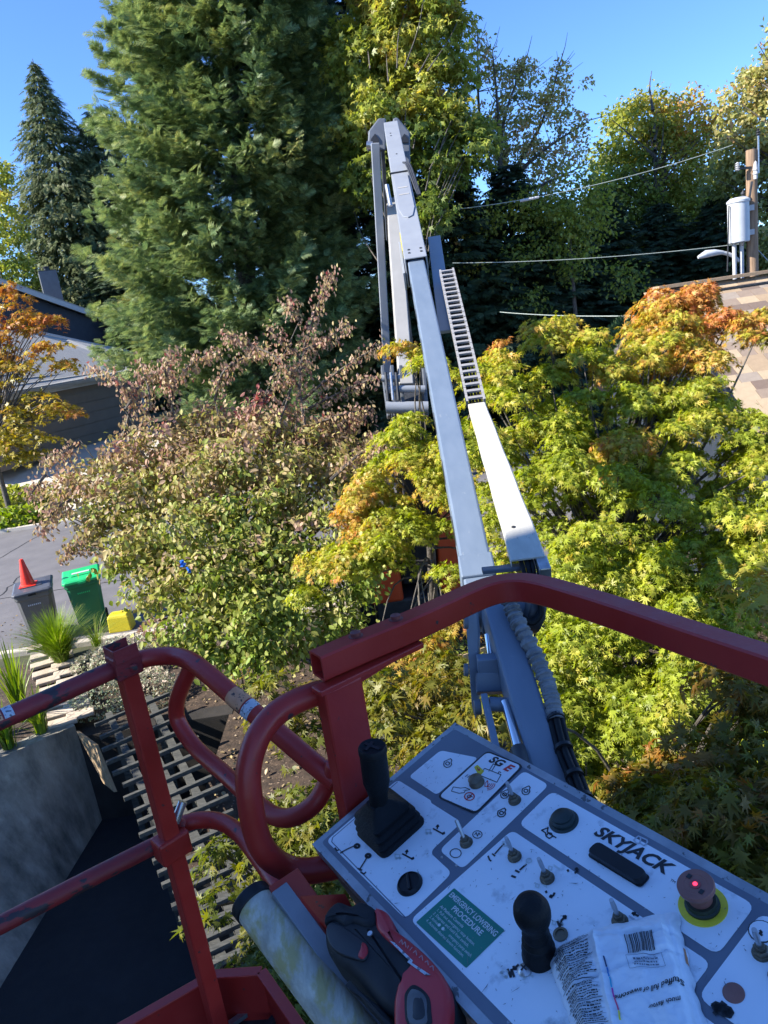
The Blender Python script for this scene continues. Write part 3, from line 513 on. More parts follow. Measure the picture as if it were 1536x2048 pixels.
tb3 = Vector((1.9, 4.4, G)); trunk([tb3, tb3 + Vector((.05, -.1, 1.0)), D(1300, 1700, 4.8)], .08, .04, BARK, t); tc3 = D(1300, 1700, 4.8)
branchwork('branches', tc3, tipsC, BARK, t, .022, .005, fork=lambda q: tb3.lerp(tc3, .8))
t = empty('maple_tree', (-.6, 3.5, G), 'low green laceleaf maple growing under the red platform, beside the wooden slats', 'tree')
mD = [(450, 1690, 4.0, .1, 2, .15), (560, 1640, 4.0, .2, 4, .15), (580, 1720, 3.7, .22, 6, .12), (620, 1660, 3.8, .2, 5, .15), (440, 1790, 3.7, .08, 1, .2), (610, 1790, 3.5, .25, 7, .1), (660, 1760, 3.6, .2, 5, .12), (560, 1950, 3.2, .2, 6, .12), (620, 1990, 3.0, .25, 8, .08), (580, 2030, 3.0, .2, 5, .1), (680, 1900, 3.2, .2, 5, .1), (650, 1560, 4.2, .16, 3, .2), (640, 1620, 4.0, .18, 3, .2), (700, 2040, 2.9, .2, 5, .1)]
P, tipsD = blobpads(mD, .058, 850, (.12, .2), .7)
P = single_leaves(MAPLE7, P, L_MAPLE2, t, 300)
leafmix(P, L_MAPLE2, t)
tb4 = Vector((-.6, 3.5, G)); trunk([tb4, tb4 + Vector((.05, .1, .8)), D(590, 1850, 4.6)], .06, .035, BARK, t); branchwork('branches', D(590, 1850, 4.6), tipsD, BARK, t, .018, .005)
# orange maple at the left edge
t = empty('maple_tree', (-14.6, 25.8, G), 'orange and gold maple at the edge of the grey garage roof', 'tree')
mE = [(10, 590, 14, .4, 7, .68), (60, 640, 14, .4, 9, .62), (100, 640, 13.8, .25, 5, .70), (20, 680, 13.8, .5, 10, .66), (90, 700, 13.6, .35, 6, .52), (30, 740, 13.6, .4, 8, .42), (120, 720, 13.6, .2, 3, .5), (-20, 640, 14, .5, 9, .65), (60, 810, 13.4, .4, 8, .34), (120, 810, 13.3, .3, 6, .42), (20, 850, 13.2, .45, 9, .25), (60, 880, 13, .35, 7, .2), (160, 820, 13.4, .12, 2, .6), (0, 900, 13, .4, 8, .22), (-30, 780, 13.5, .5, 8, .4)]
mE = [(a, b_, d * 1.9, r_ * 1.85, int(k_ * 1.05), tt) for a, b_, d, r_, k_, tt in mE]; P, tipsE = blobpads(mE, .15, 85, (.3, .5), .7); P[4] = np.clip(P[4] - .12, 0, 1)
leafobj('foliage', MAPLE5, P, L_ORG, t); tc5 = D(-15, 900, 25.5)
trunk([(tc5.x, tc5.y, G), tc5], .11, .07, BARK, t); branchwork('branches', tc5, tipsE, BARK, t, .04, .008)
# ---------------------------------------------------------------- low plants
def mound(name, label, cat_, c, r, n, sc, tpl, m, tint, group=None, hang=.1):
    P = shell(c, r, n, sc, tint, .12, .7, hang); k = P[0][:, 2] > c[2] - .1; P = [q[k] for q in P]
    t = empty(name, (c[0], c[1], c[2] - .05), label, cat_, group); leafobj('foliage', tpl, P, m, t); MB().tube([(c[0], c[1], c[2] - .15), (c[0], c[1], c[2] + r[2] * .6)], .03, 6).build('stem', BARK, t); return t
c = D(1258, 655, 12.5); c.z -= .25
mound('clipped_shrub', 'round clipped green shrub beside the edge of the brown roof', 'shrub', c, (.42, .42, .48), 2600, .07, NEEDLE, leafmat('soft_green', [(0, (.05, .10, .03)), (1, (.14, .22, .06))], .2), .5)
MB().tube([(c.x, c.y, G), (c.x, c.y, c.z)], .05, 8).build('stem', BARK, bpy.data.objects['clipped_shrub'])
for px, py, d, r, m, tt, lab in [(10, 935, 27, (1.3, 1, .75), L_BIG, .35, 'dark green shrub beyond the road, upper of two at the street edge'), (20, 985, 25.6, (1.1, .8, .5), L_GRS, .55, 'low yellow-green grassy shrub beyond the road kerb')]:
    c = D(px, py, d); c.z = hgt(0, c.y) + .1; mound('shrub', lab, 'shrub', c, r, 2200, .22, QUAD, m, tt)
def tuft(name, label, base, n, L, spread, sc_w, m, droop=.5, tint=.4):
    t = empty(name, base, label, 'grass' if 'grass' in name else 'plant'); V = []; Fc = []; tn = []
    for i in range(n):
        a = random.random() * 6.283; l = L * random.uniform(.55, 1.1); s = spread * random.uniform(.2, 1.1); o_ = Vector(base) + Vector((math.cos(a), math.sin(a), 0)) * random.uniform(0, .1)
        dr = Vector((math.cos(a), math.sin(a), 0)); sd = Vector((-dr.y, dr.x, 0)); k = len(V); q = tint + random.gauss(0, .18)
        for j in range(6):
            u = j / 5; p = o_ + dr * s * u * u + Vector((0, 0, l * (u - droop * u * u * s / max(.1, L) )));
            ww = sc_w * (1 - u) ** .6 + .0008; V += [p - sd * ww, p + sd * ww]; tn += [q, q]
            if j: Fc.append((k + 2 * j - 2, k + 2 * j - 1, k + 2 * j + 1, k + 2 * j))
    me = bpy.data.meshes.new('blades'); me.from_pydata([tuple(v) for v in V], [], Fc); at = me.attributes.new('tint', 'FLOAT', 'POINT'); at.data.foreach_set('value', np.clip(tn, 0, 1).astype(np.float32)); me.materials.append(m)
    o = bpy.data.objects.new('blades', me); COL.objects.link(o); par(o, t); return t
gp = Z(128, 1335, G + .1); tuft('ornamental_grass', 'fountain-like bright green ornamental grass in front of the green bin', tuple(gp), 1200, 1.2, .75, .0065, L_GRS, .5, .35)
gp = Z(195, 1290, G + .1); tuft('ornamental_grass', 'thin sparse grass tuft between the green bin and the yellow box', tuple(gp), 90, .7, .7, .005, L_GRS, .5, .4)
for i, (px, py, n, L, lab) in enumerate([(48, 1440, 60, 1.3, 'tall upright iris leaves in the planting bed, the tallest clump'), (20, 1500, 40, .8, 'lower iris clump with yellowing leaves at the top of the concrete wall'), (85, 1470, 36, .8, 'small iris clump near the corner of the concrete wall'), (-30, 1480, 26, .7, 'iris clump at the outer edge of the bed')]):
    tuft('iris_plant', lab, tuple(Z(px, py, -5.14)), n, L, .4, .026, L_GRS, .5, .45)
for px, py, r, n, tt, lab in [(250, 1330, .62, 3000, .6, 'pale variegated shrub behind the red platform post'), (200, 1400, .5, 2200, .45, 'grey-green variegated shrub above the end of the wooden slats'), (300, 1385, .45, 2000, .62, 'pinkish variegated shrub framed by the red guard rail'), (320, 1275, .45, 1100, .75, 'small russet heather at the foot of the dogwood'), (190, 1340, .4, 1400, .6, 'variegated groundcover beside the fountain grass')]:
    c = Z(px, py, G + .12); mound('shrub', lab, 'shrub', c, (r, r, r * .8), n, .055, OVAL, L_VAR if tt < .7 else L_DOG, tt)
c = Z(485, 1370, G + .1); mound('shrub', 'tiny golden-yellow conifer shrub below the dogwood', 'shrub', c, (.2, .2, .3), 500, .06, NEEDLE, leafmat('golden', [(0, (.3, .28, .02)), (1, (.6, .45, .03))], .2), .5)
for px, py, lab in [(1180, 1180, 'leafy green shrub under the large maple, near its trunk'), (1420, 1250, 'leafy green shrub under the large maple, toward the white crate'), (900, 1400, 'low shrub behind the weathered fence')]:
    c = Z(px, py, G + .1); mound('shrub', lab, 'shrub', c, (.9, .9, .8), 2200, .075, OVAL, L_BIG, .25)
# fallen leaves and chips on the mulch
n = 5200; xy = np.stack([rng.uniform(-4.4, 6, n), rng.uniform(2.5, 12.2, n)], 1); ok = xy[:, 0] > np.where(xy[:, 1] < 6.5, -1.1, -2.6); ok |= xy[:, 1] > 10.05; xy = xy[ok]; n = len(xy)
P = [np.concatenate([xy, np.full((n, 1), G + .02) + rng.random((n, 1)) * .02], 1), N3(n) * [1, 1, .15], N3(n, .3) + [0, 0, 1], rng.uniform(.03, .09, n), rng.random(n)]
o = leafobj('fallen_leaves', OVAL, P, leafmat('fallen', [(0, (.10, .06, .03)), (.5, (.33, .24, .13)), (1, (.40, .31, .15))], .1), None, 'stuff'); tag(o, 'fallen tan leaves and wood chips scattered on the mulch bed', 'fallen leaves')
n = 900; xy = np.stack([rng.uniform(-16, 6, n), 13.35 + np.abs(rng.normal(0, 1.6, n))], 1)
P = [np.concatenate([xy, np.full((n, 1), G + .014)], 1), N3(n) * [1, 1, .1], N3(n, .25) + [0, 0, 1], rng.uniform(.03, .08, n), rng.random(n)]
o = leafobj('road_leaves', OVAL, P, leafmat('road_litter', [(0, (.12, .07, .03)), (.5, (.36, .24, .08)), (1, (.42, .2, .06))], .1), None, 'stuff'); tag(o, 'dry leaves blown along the near edge of the road', 'fallen leaves')
cr1 = MB(); 
for a_, b_ in (((-30, 16.6), (12, 17.4)), ((-12.5, 13.4), (-11.2, 24.4)), ((-9.6, 13.4), (-9.9, 19))):
    q = [Vector((a_[0] + (b_[0] - a_[0]) * i / 24 + rng.normal(0, .04), a_[1] + (b_[1] - a_[1]) * i / 24 + rng.normal(0, .05), G + .011)) for i in range(25)]
    for i in range(24): t_ = (q[i + 1] - q[i]).normalized(); s__ = Vector((-t_.y, t_.x, 0)) * .018; cr1.add([q[i] - s__, q[i + 1] - s__, q[i + 1] + s__, q[i] + s__], [(0, 1, 2, 3)])
tag(cr1.build('road_crack', ASPD), kind='structure')
# ---------------------------------------------------------------- unseen house added to cast shade over the lift platform
SIDING = pmat('grey_siding', (.16, .17, .18), (.20, .21, .22), 3, .8)
t = empty('house', (-9, -2, G), 'unseen tall grey house, added to shade the lift platform', 'house')
MB().box((-7.2, -4.7, .6), (2.4, 12, 11.8)).build('wall', SIDING, t)
b = MB(); b.add([(-8.6, -11, 6.5), (-5.8, -11, 6.5), (-5.8, 1.2, 6.5), (-8.6, 1.2, 6.5), (-7.2, -11, 7.3), (-7.2, 1.2, 7.3)], [(0, 3, 2, 1), (0, 1, 4), (2, 3, 5), (1, 2, 5, 4), (3, 0, 4, 5)]); b.build('roof', pmat('dark_roof', (.08, .08, .085)), t)
t = empty('hedge', (-8.6, 5.6, G), 'unseen tall hedge, added to shade the sunken driveway', 'hedge')  # out-of-view hedge, added so the driveway falls in shadow
P = cat([shell((-8.7, y_, -3.2), (.8, 1.0, 2.2), 2600, .14, .3, .1, .6, .3) for y_ in (2.6, 4, 5.4, 6.8, 7.8)]); leafobj('foliage', OVAL, P, L_BIG, t); MB().box((-8.7, 5.2, -3.3), (.5, 5.6, 3.6)).build('inner_stems', BARK, t)
# ---------------------------------------------------------------- neighbour's house, left
NB = pmat('navy_siding', (.020, .028, .042), (.03, .04, .055), 3, .7); TAUPE = pmat('taupe_siding', (.17, .14, .11), (.20, .168, .135), 2, .7); TRIM = pmat('pale_trim', (.42, .42, .42), (.5, .5, .5), 3, .6)
SHG = pmat('grey_shingle', (.20, .195, .18), (.50, .485, .45), 16, .95, bump=.6, bs=30, stretch=(1, 3, 3)); GUT = pmat('tan_gutter', (.27, .24, .19), (.32, .29, .24), 3, .5)
t = empty('house', (-16, 34, -3.9), 'low neighbour house with taupe garage, grey shingle roof and dark blue gable', 'house')
def slab(q, off): return MB().rings([[Vector(p) for p in q], [Vector(p) + Vector(off) for p in q]])
H0 = D(286, 800, 38); XL = D(-60, 800, 29); ez = -.85; gz = -3.95
H0.z = XL.z = 0; al = (XL - H0).normalized(); bk_ = Vector((al.y, -al.x, 0)); bk_ = bk_ if bk_.x < 0 else -bk_
pt_ = lambda a, b_, z: H0 + al * a + bk_ * b_ + Vector((0, 0, z)); LW = (XL - H0).length
slab([pt_(0, 0, gz), pt_(LW, 0, gz), pt_(LW, 0, ez), pt_(0, 0, ez)], bk_ * 6).build('wall', TAUPE, t)
slab([pt_(-.03, -.04, gz), pt_(.14, -.04, gz), pt_(.14, -.04, ez), pt_(-.03, -.04, ez)], bk_ * .03).build('corner_trim', TRIM, t)
gd = MB()
for i in range(5): gd.rings([[pt_(a, b_, gz + .05 + i * .5 + z) for a, z in ((1.2, 0), (LW - 2, 0), (LW - 2, .47), (1.2, .47))] for b_ in (-.03, .02)])
gd.build('garage_door', TAUPE, t)
eR, eL = pt_(-.3, -.5, ez), pt_(LW + 1, -.5, ez); q2, q1, q0 = D(262, 702, 45.5), D(114, 671, 41), D(-80, 628, 35.5)
rf = MB(); q = [eL, eR, q2, q1, q0]; rf.rings([q, [p - Vector((0, 0, .14)) for p in q]]); roof = rf.build('roof', SHG, t)
slab([eR + Vector((0, 0, -.16)), eL + Vector((0, 0, -.16)), eL + Vector((0, 0, -.03)), eR + Vector((0, 0, -.03))], -bk_ * .13).build('gutter', GUT, t)
slab([eR + bk_ * .1 + Vector((0, 0, -.30)), eL + bk_ * .1 + Vector((0, 0, -.30)), eL + bk_ * .1 + Vector((0, 0, -.17)), eR + bk_ * .1 + Vector((0, 0, -.17))], bk_ * .04).build('fascia', TRIM, t)
for i in range(14):
    up2 = lambda u: (eL.lerp(q0, u), eR.lerp(q2, u)); (p, q), (p2, q3) = up2(i / 14), up2((i + 1) / 14); nz_ = Vector((0, 0, 1)); s_ = MB()
    s_.add([p + nz_ * .05, q + nz_ * .05, q3 + nz_ * .012, p2 + nz_ * .012, p, q], [(0, 1, 2, 3), (4, 5, 1, 0)]); s_.build('shingle_course', SHG, roof)
a1, a0 = D(330, 688, 51), D(28, 583, 43); a0 = a0 + (a0 - a1) * .5
slab([a0, a1, Vector((a1.x, a1.y, ez - 2)), Vector((a0.x, a0.y, ez - 2))], bk_ * 6 + Vector((0, 2, 0))).build('gable_wall', NB, t)
fo = -bk_ * .4; slab([a0 + fo, a1 + fo, a1 + fo + Vector((0, 0, .30)), a0 + fo + Vector((0, 0, .30))], bk_ * .05).build('fascia', TRIM, t)
q = [a0 + fo + Vector((0, 0, .3)), a1 + fo + Vector((0, 0, .3)), a1 + bk_ * 7 + Vector((0, 2, .1)), a0 + bk_ * 7 + Vector((0, 2, .1))]; slab(q, (0, 0, .08)).build('upper_roof', SHG, t)
ch = D(112, 615, 47); ctop = D(90, 547, 47); M_ = Matrix.Rotation(math.radians(24), 3, 'Z')
w_ = MB(); w_.box((ch.x, ch.y, (ctop.z + ch.z - 1.6) / 2), (1.05, 1.25, ctop.z - ch.z + 1.6), M_); cm = w_.build('chimney', DGREY, t)
MB().box((ch.x, ch.y, ctop.z + .02), (1.05, 1.2, .07), M_).build('chimney_cap', DARK, cm)
MB().lathe([(.16, 0), (.16, .2), (.22, .22), (.22, .26), (.0, .3)], (ch.x, ch.y, ctop.z + .05)).build('flue', DARK, cm)
# ---------------------------------------------------------------- brown-roofed house, right
t = empty('house', (6.5, 10.5, G), 'house with a brown and tan shingle roof behind the orange-tipped maple', 'house')
RY0, RY1 = 12.3, 8.1; rzA = Yd(1500, 556, RY0).z; pitch = math.tan(math.radians(27)); rx0, rx1 = Yd(1305, 585, RY0).x + .0, 14.
def roofpt(x, s, h=0): # s metres down the slope from the ridge, h proud of it
    c_, s_ = math.cos(math.radians(27)), math.sin(math.radians(27)); return Vector((x, RY0 - s * c_ - h * s_, rzA - s * s_ + h * c_))
SL = 4.9
b = MB(); q = [roofpt(rx0, 0), roofpt(rx1, 0), roofpt(rx1, SL), roofpt(rx0, SL)]; b.rings([q, [p - Vector((0, 0, .12)) for p in q]]); rr_ = b.build('roof', pmat('roof_felt', (.10, .085, .075)), t)
b = MB(); q = [roofpt(rx0, 0), roofpt(rx1, 0), roofpt(rx1, 0) + Vector((0, 4, -2)), roofpt(rx0, 0) + Vector((0, 4, -2))]; b.rings([q, [p - Vector((0, 0, .12)) for p in q]]); b.build('far_roof_slope', pmat('roof_felt2', (.14, .12, .11)), t)
shm = [pmat('shingle_%s' % n_, c_, None, 14, .95, bump=.6, bs=80) for n_, c_ in (('tan', (.33, .235, .145)), ('brown', (.17, .12, .09)), ('sand', (.40, .30, .19)), ('taupe', (.25, .185, .135)), ('grey', (.28, .225, .175)))]
EXPO = .205; ang = math.radians(27); shmesh = {}; count = 0; rest = MB()
for r_ in range(int(SL / EXPO)):
    x = rx0 - random.uniform(0, .2)
    while x < rx1:
        w0 = random.choice((.22, .30, .30, .38)); c_ = roofpt(x + w0 / 2, r_ * EXPO + EXPO / 2 + .03, .012)
        f_ = c_.dot(F0); u_ = c_.dot(X) / f_ * F + 768; v_ = c_.dot(DN) / f_ * F + 1024
        if -60 < u_ < 1600 and 400 < v_ < 1500 and count < 299 and (v_ < 1010):
            mi = random.choices(range(5), (3, 2, 3, 3, 3))[0]; key = (w0, mi)
            if key not in shmesh: shmesh[key] = MB().box((0, 0, 0), (w0 - .008, EXPO + .03, .02)).build('shingle', shm[mi], rr_, bevel=0); o = shmesh[key]
            else: o = bpy.data.objects.new('shingle', shmesh[key].data); COL.objects.link(o); o.parent = rr_
            count += 1; o.matrix_basis = Matrix.Translation(c_) @ Matrix.Rotation(ang + .05, 4, 'X')
        elif x < 9: rest.box(c_, (w0 - .008, EXPO + .03, .02), Matrix.Rotation(ang + .05, 3, 'X'))
        x += w0
tag(rest.build('shingles_lower', shm[3], rr_), kind='stuff')
b = MB(); b.box(((rx0 + rx1) / 2 + .05, RY0 - .02, rzA + .06), (rx1 - rx0, .28, .05)); b.build('ridge_cap', shm[0], t); b = MB(); q = roofpt(0, .3, .04); b.box(((rx0 + rx1) / 2 + .05, q.y, q.z), (rx1 - rx0, .05, .03)); b.build('ridge_vent', DARK, t)
ew = roofpt(0, SL); b = MB(); b.box(((rx0 + rx1) / 2 + .25, RY0 - .2, (G + rzA) / 2 - 1.1), (rx1 - rx0 - .5, 2 * (RY0 - ew.y) - 1.6, rzA - G - 2.1)); b.build('wall', NB, t)
b = MB(); q = [roofpt(rx0 - .04, 0), roofpt(rx0 - .04, SL), roofpt(rx0 - .04, SL) - Vector((0, 0, .22)), roofpt(rx0 - .04, 0) - Vector((0, 0, .22))]; b.rings([q, [p + Vector((.03, 0, 0)) for p in q]]); b.build('fascia', DGREY, t)
b = MB(); q = [roofpt(rx0 + .2, .2) - Vector((0, 0, .15)), roofpt(rx0 + .2, SL - .3) - Vector((0, 0, .15)), Vector((rx0 + .2, ew.y + .3, ew.z - .4)), Vector((rx0 + .2, RY0 + 3, ew.z - .4)), Vector((rx0 + .2, RY0 + 3, rzA - 1.7))]; b.rings([q, [p + Vector((.1, 0, 0)) for p in q]]); b.build('gable_wall', NB, t)
# ---------------------------------------------------------------- utility pole, transformer, street lamp, wires
t = empty('utility_pole', tuple(Yd(1505, 700, 20.5) * Vector((1, 1, 0)) if False else (Yd(1504, 430, 20.5).x, 20.5, G)), 'brown wooden utility pole with white pipes and an insulator on top', 'utility pole')
px_, py_ = t.location.x, 20.5; ptop = Yd(1500, 300, 20.5).z
MB().tube([(px_, py_, G), (px_, py_, ptop)], [.17, .135], 14).build('post', POLE, t, smooth=True)
MB().tube([(px_ + .13, py_ - .1, ptop - .6), (px_ + .13, py_ - .1, ptop + .32)], .025, 8).build('rod', STEEL, t); MB().lathe([(.03, 0), (.06, .03), (.03, .06), (.055, .09), (.03, .12), (.05, .15), (0, .18)], (px_ + .13, py_ - .1, ptop + .3)).build('insulator', DARK, t)
b = MB(); b.beam((px_ - .02, py_ - .1, ptop - .45), (px_ - .42, py_ - .12, ptop - .42), .05, .06); b.build('bracket', DARK, t)
MB().lathe([(.03, 0), (.07, .03), (.03, .05), (.07, .08), (.03, .1), (.07, .13), (.03, .15), (.06, .18), (0, .22)], (px_ - .44, py_ - .12, ptop - .48)).build('insulator', TRIM, t)
MB().lathe([(.05, 0), (.05, .1), (.07, .12), (.05, .2), (.07, .22), (.04, .4), (0, .45)], (px_ - .0, py_ - .2, ptop - .75)).build('cutout', TRIM, t)
for dx in (-.52, -.32):
    p0 = (px_ + dx, py_ - .05, -1.9); MB().tube([p0, (px_ + dx, py_ - .05, Yd(1470, 478, 20.5).z)], .055, 10).build('conduit', TRIM, t, smooth=True)
tr = empty('transformer', (px_ - .42, py_ - .1, Yd(1475, 486, 20.5).z), 'light grey cylindrical transformer hung on the utility pole', 'transformer'); zb = tr.location.z; zt = Yd(1475, 398, 20.5).z
WH = pmat('pale_grey_metal', (.44, .46, .48), (.52, .54, .56), 3, .45)
MB().lathe([(.25, 0), (.27, .02), (.27, zt - zb - .12), (.29, zt - zb - .1), (.29, zt - zb - .05), (.2, zt - zb + .02), (0, zt - zb + .04)], (px_ - .42, py_ - .1, zb), k=28).build('tank', WH, tr, smooth=True)
MB().lathe([(.035, 0), (.07, .03), (.035, .07), (.06, .1), (.03, .15), (0, .2)], (px_ - .3, py_ - .12, zt)).build('bushing', DARK, tr)
for zz in (.2, .75): b = MB(); b.box((px_ - .13, py_ - .12, zb + (zt - zb) * zz), (.2, .12, .14)); b.build('hanger', TRIM, tr)
sl_o = empty('street_lamp', (px_ - .42, py_ - .1, Yd(1480, 520, 20.5).z), 'white cobra-head street lamp arm reaching away from the pole', 'street lamp')
h0 = Yd(1478, 522, 20.5); b = MB(); b.tube(spline([h0, Yd(1462, 510, 20.5), Yd(1440, 504, 20.5)], 5), .05, 8); b.build('arm', TRIM, sl_o, smooth=True)
hp = [Yd(1446, 505, 20.5), Yd(1430, 505, 20.5), Yd(1412, 508, 20.5), Yd(1396, 515, 20.5)]; b = MB(); b.tube(hp, [.05, .085, .10, .04], 10); b.build('head', WH, sl_o, smooth=True)
def wire(name, lab, a, b_, sag, r=.010, m=None, cat_='wire', coil=None):
    p = [Vector(a).lerp(Vector(b_), i / 24) - Vector((0, 0, sag * 4 * (i / 24) * (1 - i / 24))) for i in range(25)]
    o = MB().tube(p, r, 6).build(name, m or WIREM, None, smooth=True); tag(o, lab, cat_); return o
WIREM = pmat('pale_wire', (.28, .33, .29), (.36, .4, .36), 5, .5)
ww = wire('wire', 'service wire rising from behind the boom toward the pole top, with a splice', D(900, 420, 22), D(1466, 290, 20.3), .22)
MB().tube([D(1040, 402, 21.6), D(1078, 394, 21.5)], .04, 8).build('splice', TRIM, ww)
wire('wire', 'long level wire running to the transformer at lamp height', D(905, 526, 22), D(1478, 488, 20.6), .12)
wire('wire', 'short low wire crossing the dark trees above the clipped shrub', D(1000, 624, 20), D(1300, 631, 14), .05)
wire('power_cable', 'black looping cable between pole top and the transformer', (px_ - .1, py_ - .2, ptop - .8), (px_ - .44, py_ - .35, zb - .1), -.05, .03, DARK, 'cable')
wire('power_cable', 'thin black cable hanging beside the transformer', (px_ - .72, py_ - .2, zt - .15), (px_ - .8, py_ - .2, zb - .7), .02, .016, DARK, 'cable')
wire('guy_wire', 'thin slanting guy wire behind the pole above the roof', (px_ + .1, py_, zb - .2), (px_ + 1.4, py_ + .2, zb - 1.6), 0, .012, STEEL)
# ---------------------------------------------------------------- bins, cone, yellow box at the kerb
def cart(name, label, px, py, body, lid, y, ht=1.0, w=.62, d=.72, rot=.36):
    base = Z(px, py, G); t = empty(name, (base.x, y, G), label, 'wheeled bin'); t.rotation_euler.z = 0; x, yy = base.x, y; R_ = Matrix.Rotation(rot, 3, 'Z')
    tf = lambda a, b_, c: Vector((x, yy, G)) + R_ @ Vector((a, b_, c))
    b = MB(); rings = []
    for z, k in ((.04, .74), (.1, .78), (ht * .9, .97), (ht * .92, 1.04), (ht, 1.04)):
        ww, dd = w * k / 2, d * k / 2; c = .06
        rings.append([tf(a, b_, z) for a, b_ in ((-ww + c, -dd), (ww - c, -dd), (ww, -dd + c), (ww, dd - c), (ww - c, dd), (-ww + c, dd), (-ww, dd - c), (-ww, -dd + c))])
    b.rings(rings); bo = b.build('body', body, t, bevel=.012)
    l = MB(); ww, dd = w * .56, d * .56; rings = []
    for z, k in ((ht, 1), (ht + .045, 1), (ht + .07, .9), (ht + .075, .6)):
        rings.append([tf(a * k, b_ * k, z + (.03 * (b_ > 0))) for a, b_ in ((-ww + .05, -dd), (ww - .05, -dd), (ww, -dd + .05), (ww, dd), (-ww, dd), (-ww, -dd + .05))])
    l.rings(rings); lo = l.build('lid', lid, t, bevel=.01)
    pn = MB(); pn.box(tf(0, 0, ht + .088), (w * .55, d * .4, .02), R_); pn.build('lid_panel', lid, lo, bevel=.006)
    hb = MB(); hb.tube([tf(-w * .42, d * .62, ht + .02), tf(w * .42, d * .62, ht + .02)], .02, 8)
    hb.tube([tf(-w * .42, d * .48, ht), tf(-w * .42, d * .62, ht + .02)], .018, 6).tube([tf(w * .42, d * .48, ht), tf(w * .42, d * .62, ht + .02)], .018, 6); hb.build('handle', lid, t)
    hn = MB(); hn.box(tf(0, -dd - .01, ht + .01), (.14, .04, .04), R_); hn.build('latch', PLASTIC if lid is not GRN_L else lid, lo)
    for s_ in (-1, 1):
        M2 = R_ @ Matrix.Rotation(math.pi / 2, 3, 'Y'); MB().lathe([(0, -.03), (.1, -.03), (.115, 0), (.1, .03), (0, .03)], tf(s_ * w * .42, d * .4, .115), M2, 18).build('wheel', RUBBER, t, smooth=True)
    return t, tf, bo
GRN_L = pmat('bright_green_plastic', (.01, .42, .12), (.02, .5, .16), 4, .45); GRN_B = pmat('deep_green_plastic', (.006, .12, .05), (.01, .15, .06), 4, .45); GB = pmat('grey_bin_plastic', (.10, .10, .10), (.13, .13, .125), 4, .5)
GBL = pmat('slate_lid_plastic', (.065, .07, .085), (.085, .09, .105), 4, .45)
t1, tf1, b1 = cart('wheeled_bin', 'dark grey wheeled bin with the orange traffic cone on its lid', 104, 1266, GB, GBL, 13.9, 1.08, .66, .74)
t2, tf2, b2 = cart('wheeled_bin', 'bright green wheeled bin with a white lid sticker', 190, 1250, GRN_B, GRN_L, 14.2, 1.08, .66, .74)
MB().box(tf2(0, .02, 1.183), (.34, .1, .004), Matrix.Rotation(.36, 3, 'Z')).build('lid_sticker', TRIM, t2)
for tf, pr in ((tf1, t1), (tf2, t2)):
    b = MB()
    for i in range(7): b.box(tf(-.12 + i * .035, -.364, .86), (.022, .003, .03), Matrix.Rotation(.36, 3, 'Z'))
    b.build('stamped_marking', PALE if pr is t1 else GRN_L, pr)
CONEM = pmat('cone_orange', (.85, .035, .012), (.95, .05, .02), 4, .4)
cp = tf1(-.07, .02, 1.18); t = empty('traffic_cone', tuple(cp), 'bright orange-red traffic cone standing on the grey bin', 'traffic cone')
MB().lathe([(.15, .0), (.15, .015), (.125, .03), (.04, .52), (.03, .54), (.0, .54)], cp, k=24).build('cone', CONEM, t, smooth=True); MB().box(cp + Vector((0, 0, -.002)), (.32, .32, .022), Matrix.Rotation(.3, 3, 'Z')).build('base', CONEM, t, bevel=.01)
yb = Z(246, 1258, G); t = empty('yellow_box', (yb.x, yb.y, G), 'small yellow plastic box on the road edge beside the green bin', 'box')
b = MB(); b.rings([[yb + Vector((a * k, c_ * k, z)) for a, c_ in ((-.23, -.16), (.23, -.16), (.23, .16), (-.23, .16))] for z, k in ((0, 1), (.3, .92), (.36, .8))]); b.build('body', YEL, t, bevel=.02); MB().box(yb + Vector((-.02, 0, .37)), (.2, .06, .03)).build('handle', YEL, t, bevel=.01)
# ---------------------------------------------------------------- pavers, slats, plank, fence, crate
k = 0; pv = empty('paved_path', (-5.6, 11.6, G), 'narrow path of tan paving stones between the iris bed and the shrubs', 'path')
for i in range(10):
    for j in range(2):
        p = Z(76 + i * 5.5 + j * 36 + random.uniform(-2, 2), 1296 + i * 16.5 - j * 15, -5.1); p.z = -5.1 + random.uniform(0, .015)
        MB().box(p, (.40 + random.uniform(-.04, .03), .22, .06), Matrix.Rotation(.35 + random.uniform(-.06, .06), 3, 'Z')).build('paving_stone', STONE, pv, bevel=.012)
t = empty('wooden_ramp', (-3.6, 7.4, G), 'run of weathered grey wooden slats over two beams, beside the sunken driveway', 'slatted walkway')
ZS = -4.95; base_l, base_r, end_l, end_r = (186, 1450), (345, 1384), (404, 1942), (590, 1854); sm = None
for i in range(21):
    f = i / 20; a = Z(base_l[0] + (end_l[0] - base_l[0]) * f, base_l[1] + (end_l[1] - base_l[1]) * f, ZS); c_ = Z(base_r[0] + (end_r[0] - base_r[0]) * f, base_r[1] + (end_r[1] - base_r[1]) * f, ZS)
    j1, j2 = random.uniform(-.05, .05), random.uniform(-.06, .06); MB().beam(a + (a - c_) * j1 + Vector((0, j2 * .5, j1 * .3)), c_ + (c_ - a) * j2 + Vector((0, j1 * .6, 0)), random.uniform(.04, .055), .05).build('slat', WOODG, t)
